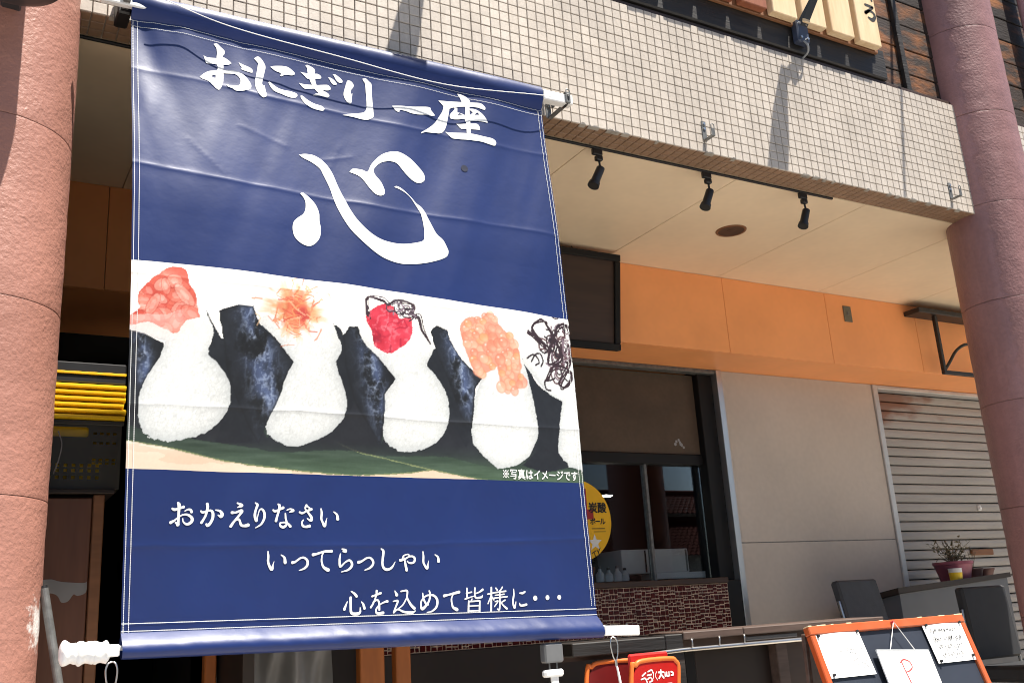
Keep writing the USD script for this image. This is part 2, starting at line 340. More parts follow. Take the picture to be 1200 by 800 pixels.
# ragged mortar along the lower arris
V = []
for i in range(46):
    x = .3 + rng.random() * 4.8; w = .01 + rng.random() * .045
    V.append(hull([(x, FY - .002, FZ0 - .001), (x + w, FY - .002, FZ0), (x + w * .3, FY - .0045, FZ0 + .004 + .008 * rng.random()), (x + w * .7, FY - .004, FZ0 + .006 * rng.random() + .003), (x, FY + .02, FZ0 - .004), (x + w, FY + .02, FZ0 - .004)]))
part(t, 'mortar_edge', cat_(V), 'mortar', kind='stuff')

# ---------------------------------------------------------------- columns
def column(cx, cy, r, label, m):
    t = thing('column', label, 'column', (cx, cy, 0), group='round plastered columns')
    zs = [.55 - .55, .68, 1.28, 1.88, 2.48, 3.08, 3.68, 4.28, 4.88, 5.48, 6.4]
    part(t, 'core', lathe([(0, 0), (r - .014, 0), (r - .014, 6.35), (0, 6.35)], (cx, cy, 0), 48), 'column_gap')
    n = 112
    for a, b in zip(zs[:-1], zs[1:]):
        prof = [(r - .015, a + .0011), (r - .0015, a + .0011), (r, a + .0035)] + [(r, zz) for zz in np.arange(a + .02, b - .015, .02)] + [(r, b - .0035), (r - .0015, b - .0011), (r - .015, b - .0011)]
        m_ = lathe(prof, (cx, cy, 0), n); v = m_.vertices
        e = meshkit.fbm(v * 14.0, 3, 3) - .5; d = v[:, :2] - (cx, cy); rr = np.linalg.norm(d, axis=1, keepdims=True)
        k = np.clip((rr[:, 0] - (r - .006)) / .006, 0, 1)
        v[:, :2] += d / rr * (e * .006 * k)[:, None]; m_.vertices = v
        part(t, 'column_section', m_, m, smooth=50)
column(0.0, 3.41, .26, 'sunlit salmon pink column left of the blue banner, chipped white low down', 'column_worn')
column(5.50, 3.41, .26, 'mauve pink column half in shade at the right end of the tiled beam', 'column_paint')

# ---------------------------------------------------------------- porch ceiling
t = thing('porch_ceiling', 'cream boarded ceiling under the tiled beam with thin joints', 'ceiling', (2.75, 3.5, 3.63))
part(t, 'backing', bx(-2.2, 9.4, FY + .162, 5.3, 3.648, 3.69), 'dark_room')
xs = [-2.2, -.36, .61, 1.58, 2.55, 3.515, 4.485, 5.455, 6.42, 7.39, 9.4]
for a, b in zip(xs[:-1], xs[1:]):
    part(t, 'ceiling_panel', bx(a + .002, b - .002, FY + .165, 4.83, 3.632, 3.647, .0012), 'ceiling_board')
# ---------------------------------------------------------------- orange bulkhead
t = thing('orange_bulkhead', 'orange painted bulkhead band under the porch ceiling', 'wall', (4, 4.81, 3.09))
part(t, 'backing', bx(-2.2, 9.4, 4.83, 5.6, 3.10, 3.631), 'dark_room')
xs = [-2.2, -.46, .55, 1.54, 2.53, 3.52, 4.52, 5.515, 6.50, 7.50, 9.4]
for a, b in zip(xs[:-1], xs[1:]):
    part(t, 'wall_panel', bx(a + .0018, b - .0018, 4.81, 4.83, 3.089, 3.630, .0012), 'orange_paint')
part(t, 'underside_panel', bx(-2.2, 9.4, 4.832, 5.6, 3.088, 3.099), 'orange_paint')
c = part(t, 'cover_plate', bx(5.692, 5.775, 4.803, 4.8095, 3.425, 3.548, .002), 'plate_grey', label='small grey cover plate with a switch')
part(c, 'switch', bx(5.722, 5.745, 4.797, 4.803, 3.475, 3.505, .003), 'zinc')
# ---------------------------------------------------------------- back wall panels, door recess
t = thing('panel_wall', 'beige panelled wall between the shop window and the roller shutter', 'wall', (5.6, 5.24, .55))
part(t, 'wall_panel', bx(4.787, 6.388, 5.24, 5.29, 1.857, 3.087, .002), 'wall_beige')
part(t, 'wall_panel', bx(4.787, 6.388, 5.24, 5.29, .552, 1.851, .002), 'wall_beige')
part(t, 'joint_strip', bx(4.787, 6.388, 5.246, 5.28, 1.850, 1.858), 'zinc')
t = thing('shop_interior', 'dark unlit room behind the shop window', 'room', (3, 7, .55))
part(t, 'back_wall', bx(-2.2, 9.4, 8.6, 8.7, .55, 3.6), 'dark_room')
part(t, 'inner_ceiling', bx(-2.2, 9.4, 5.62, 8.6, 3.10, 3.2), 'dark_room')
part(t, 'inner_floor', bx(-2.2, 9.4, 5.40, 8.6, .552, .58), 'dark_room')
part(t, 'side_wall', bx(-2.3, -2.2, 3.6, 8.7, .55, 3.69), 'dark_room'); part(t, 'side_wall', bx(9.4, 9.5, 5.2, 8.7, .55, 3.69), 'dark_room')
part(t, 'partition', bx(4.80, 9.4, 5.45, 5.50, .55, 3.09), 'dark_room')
t = thing('entrance_wall', 'dark wall of the shop entrance behind the banner', 'wall', (1.0, 5.3, .55))
part(t, 'wall_panel', bx(1.2, 2.60, 5.26, 5.34, .552, 3.086), 'dark_panel'); part(t, 'wall_panel', bx(-2.2, -.1, 5.26, 5.34, .552, 3.086), 'dark_panel'); part(t, 'side_panel', bx(-.30, -.22, 3.66, 5.255, .552, 3.629), 'dark_panel'); part(t, 'side_panel', bx(.92, .96, 3.56, 5.255, .552, 3.629), 'dark_panel')
# ---------------------------------------------------------------- roller shutter
t = thing('roller_shutter', 'closed cream metal roller shutter with rust stained top right of the beige wall', 'shutter', (7.4, 5.3, .55))
part(t, 'side_rail', bx(6.392, 6.446, 5.225, 5.33, .552, 3.084, .004), 'alu_frame')
part(t, 'head_rail', bx(6.448, 9.2, 5.228, 5.33, 3.052, 3.084, .004), 'alu_frame')
MATS['shutter_rust'] = usdkit.material(stage, '/World/Looks/shutter_rust', {
    'g': ('geometry', {}), 'm': ('mapping', {'scale': (1.0, 1, 3.0)}), 'n': ('noise_texture', {'scale': 3.0, 'detail': 5}), 's': ('separate_xyz', {}),
    'zx': ('map_range', {'from_min': 2.72, 'from_max': 3.02, 'to_min': 0, 'to_max': .62, 'clamp': True}), 'xx': ('map_range', {'from_min': 6.50, 'from_max': 7.35, 'to_min': .45, 'to_max': 0, 'clamp': True}),
    'a1': ('math', {'math_type': 'multiply'}), 'a2': ('math', {'math_type': 'add'}), 'th': ('map_range', {'from_min': .60, 'from_max': .82, 'to_min': 0, 'to_max': .85, 'clamp': True}), 'mx': ('mix_color', {'a': (.37, .345, .315), 'b': (.20, .075, .035)}), 'p': ('principled_bsdf', {'roughness': .45}),
    'wv': ('noise_texture', {'scale': 40.0, 'detail': 2}), 'b': ('bump', {'strength': 1.0, 'distance': .0006}), 'x5': ('math', {'math_type': 'multiply', 'value2': 2.3})},
    [('g.position', 'm.vector'), ('m.vector', 'n.vector'), ('g.position', 's.vector'), ('s.z', 'zx.value'), ('s.x', 'xx.value'), ('zx.result', 'a1.value1'), ('xx.result', 'a1.value2'), ('a1.value', 'x5.value1'), ('x5.value', 'a2.value1'), ('n.fac', 'a2.value2'), ('a2.value', 'th.value'), ('th.result', 'mx.fac'), ('mx.result', 'p.base_color'),
     ('g.position', 'wv.vector'), ('wv.fac', 'b.height'), ('b.normal', 'p.normal')], surface='p.BSDF')
z, k = 3.05, 0
while z > .6:
    h = .0752
    prof = [(5.318, z - h + .004), (5.318, z - .012), (5.310, z - .006), (5.312, z - .001), (5.335, z - .001), (5.335, z - h + .004)]
    prof = [(5.322, z - h + .003), (5.312, z - h + .010), (5.309, z - h * .5), (5.312, z - .013), (5.322, z - .005), (5.340, z - .005), (5.340, z - h + .003)]
    pr_ = np.array(prof); N = len(pr_); v = np.vstack([np.column_stack([np.full(N, 6.449), pr_]), np.column_stack([np.full(N, 9.2), pr_])])
    f = [x for i in range(N) for x in ((i, (i + 1) % N, N + (i + 1) % N), (i, N + (i + 1) % N, N + i))]
    m = trimesh.Trimesh(v, f, process=False); m.fix_normals()
    part(t, 'slat', m, 'shutter_rust' if k < 4 else 'shutter_paint'); z -= h; k += 1
part(t, 'guide_backing', bx(6.449, 9.2, 5.345, 5.36, .56, 3.06), 'dark_room')
part(t, 'lock_latch', cat_([bx(7.545, 7.578, 5.292, 5.312, 2.08, 2.125, .004), rod((7.56, 5.285, 2.10), (7.56, 5.31, 2.10), .012)]), 'white_paint')
part(t, 'wooden_handle', bx(7.34, 7.615, 5.282, 5.309, 1.713, 1.762, .006), 'brown_wood', label='orange brown wooden pull strip')

# ---------------------------------------------------------------- shop window, mosaic wall
t = thing('shop_window', 'dark framed shop window with silver jamb left of the beige wall', 'window', (3.7, 5.3, 1.6))
part(t, 'jamb_strip', bx(4.737, 4.785, 5.215, 5.30, .552, 3.086, .003), 'aluminium', label='silver jamb strip')
part(t, 'frame_post', bx(4.602, 4.735, 5.27, 5.42, 1.61, 3.086, .004), 'black_frame')
part(t, 'frame_post', bx(2.60, 2.66, 5.27, 5.42, 1.61, 3.086, .004), 'black_frame')
part(t, 'lower_post', bx(4.602, 4.735, 5.215, 5.42, .552, 1.608, .004), 'black_frame')
part(t, 'head_bar', bx(2.662, 4.600, 5.31, 5.40, 2.405, 2.475, .003), 'black_frame')
part(t, 'top_bar', bx(2.60, 4.735, 5.225, 5.30, 3.058, 3.0865, .003), 'zinc')
part(t, 'sill', bx(2.60, 4.60, 5.185, 5.42, 1.590, 1.625, .004), 'dark_wood')
part(t, 'mullion', bx(4.095, 4.118, 5.335, 5.385, 1.626, 2.404, .003), 'zinc'); part(t, 'mullion', bx(3.16, 3.183, 5.335, 5.385, 1.626, 2.404, .003), 'zinc')
for a, b in ((2.662, 3.158), (3.185, 4.093), (4.120, 4.600)):
    part(t, 'pane', bx(a, b, 5.357, 5.363, 1.627, 2.403), 'window_glass')
V = bx(2.662, 4.598, 5.325, 5.332, 2.480, 3.056)
t2 = thing('roller_blind', 'brown roller blind pulled down in the top of the shop window', 'blind', (3.6, 5.33, 2.48))
part(t2, 'blind_cloth', V, 'blind_cloth'); part(t2, 'bottom_rail', bx(2.662, 4.598, 5.318, 5.336, 2.462, 2.480, .004), 'black_frame')
part(t2, 'worn_spot', sheet(unary_union([Point(4.42 + .025 * rng.standard_normal(), 2.545 + .014 * rng.standard_normal()).buffer(.006 + .008 * rng.random(), 5) for _ in range(9)]), lambda p: np.column_stack([p[:, 0], np.full(len(p), 5.3238), p[:, 1]])), 'grey_plastic')
t = thing('mosaic_wall', 'counter wall of dark red mosaic under the shop window', 'wall', (3.6, 5.2, .55))
part(t, 'grout_bed', bx(2.0, 4.60, 5.205, 5.30, 1.292, 1.588), 'mosaic_grout'); part(t, 'base_panel', bx(2.0, 4.60, 5.195, 5.30, .552, 1.290, .003), 'dark_panel')
V, F, n = [], [], 0
def shatter(x0, x1, z0, z1, out):
    w, h = x1 - x0, z1 - z0
    if w < .052 and h < .042 and (w < .030 or rng.random() < .75) and (h < .032 or rng.random() < .7): out.append((x0, x1, z0, z1)); return
    if w > h * (.8 + .9 * rng.random()): c = x0 + w * (.34 + .32 * rng.random()); shatter(x0, c, z0, z1, out); shatter(c, x1, z0, z1, out)
    else: c = z0 + h * (.34 + .32 * rng.random()); shatter(x0, x1, z0, c, out); shatter(x0, x1, c, z1, out)
cells = []
for k in range(20): shatter(2.0 + k * .13, 2.13 + k * .13 - (.003 if k == 19 else 0), 1.293, 1.587, cells)
for x0, x1, z0, z1 in cells:
    g = .0029; q = (rng.random(8) - .5) * .0035
    a = np.array([(x0 + g + q[0], z0 + g + q[1]), (x1 - g + q[2], z0 + g + q[3]), (x1 - g + q[4], z1 - g + q[5]), (x0 + g + q[6], z1 - g + q[7])]); c = a.mean(0); i_ = c + (a - c) * .90; d = .0025 * rng.random()
    v = np.vstack([np.column_stack([a[:, 0], np.full(4, 5.206), a[:, 1]]), np.column_stack([i_[:, 0], np.full(4, 5.200 - d), i_[:, 1]])])
    V.append(v); F.append(np.array([f for k in range(4) for f in ((k, (k + 1) % 4, 4 + (k + 1) % 4), (k, 4 + (k + 1) % 4, 4 + k))] + [(4, 5, 6), (4, 6, 7)]) + n); n += 8
part(t, 'mosaic_pieces', (np.vstack(V), np.vstack(F)), 'mosaic_red', kind='stuff')
# ---------------------------------------------------------------- houses across the street (seen in the window glass)
def far_house(x0, x1, y, label):
    t = thing('house', label, 'house', ((x0 + x1) / 2, y, 0))
    part(t, 'wall', bx(x0 + .6, x1 - .6, y - 7, y - 1.0, 0, 4.1), 'house_wall'); part(t, 'upper_wall', bx(x0 + 1.6, x1 - 1.6, y - 6, y - 3.2, 4.1, 6.0), 'house_wall')
    for (zz, yy, dz, dy, n, i) in ((3.7, y, .17, .27, 11, 0), (5.9, y - 2.6, .17, .27, 7, 1)):
        m = []
        for k in range(n):
            xx = np.arange(x0 + i, x1 - i, .30)
            for x in xx: m.append(hull([(x, yy - k * dy, zz + k * dz), (x + .28, yy - k * dy, zz + k * dz), (x, yy - (k + 1.15) * dy, zz + (k + 1.15) * dz - .05), (x + .28, yy - (k + 1.15) * dy, zz + (k + 1.15) * dz - .05), (x + .14, yy - k * dy, zz + k * dz + .09), (x + .14, yy - (k + 1.15) * dy, zz + (k + 1.15) * dz + .03)]))
        part(t, 'roof', cat_(m), 'roof_tile')
        part(t, 'ridge', rod((x0 + i, yy - n * dy, zz + n * dz + .05), (x1 - i, yy - n * dy, zz + n * dz + .05), .16, 8), 'roof_tile')
    for x in np.arange(x0 + 1.5, x1 - 2, 2.2):
        w = part(t, 'window', bx(x, x + 1.2, y - 1.0, y - .96, 1.2, 2.6), 'black_frame')
far_house(22, 36, -25, 'low house with two tiers of red brown roof tiles, mirrored in the window')
t = thing('apartment_block', 'dark tall block across the street, mirrored in the window glass', 'building', (15, -27, 0))
part(t, 'wall', bx(5, 21.5, -36, -27, 0, 13), 'dark_block'); part(t, 'roof', bx(4.8, 21.7, -36.2, -26.8, 13, 13.4), 'dark_block')
for fl in range(4):
    for k in range(5): part(t, 'window', bx(6.2 + k * 3, 7.8 + k * 3, -27.0, -26.95, 1.2 + fl * 3.1, 2.8 + fl * 3.1), 'black_frame')
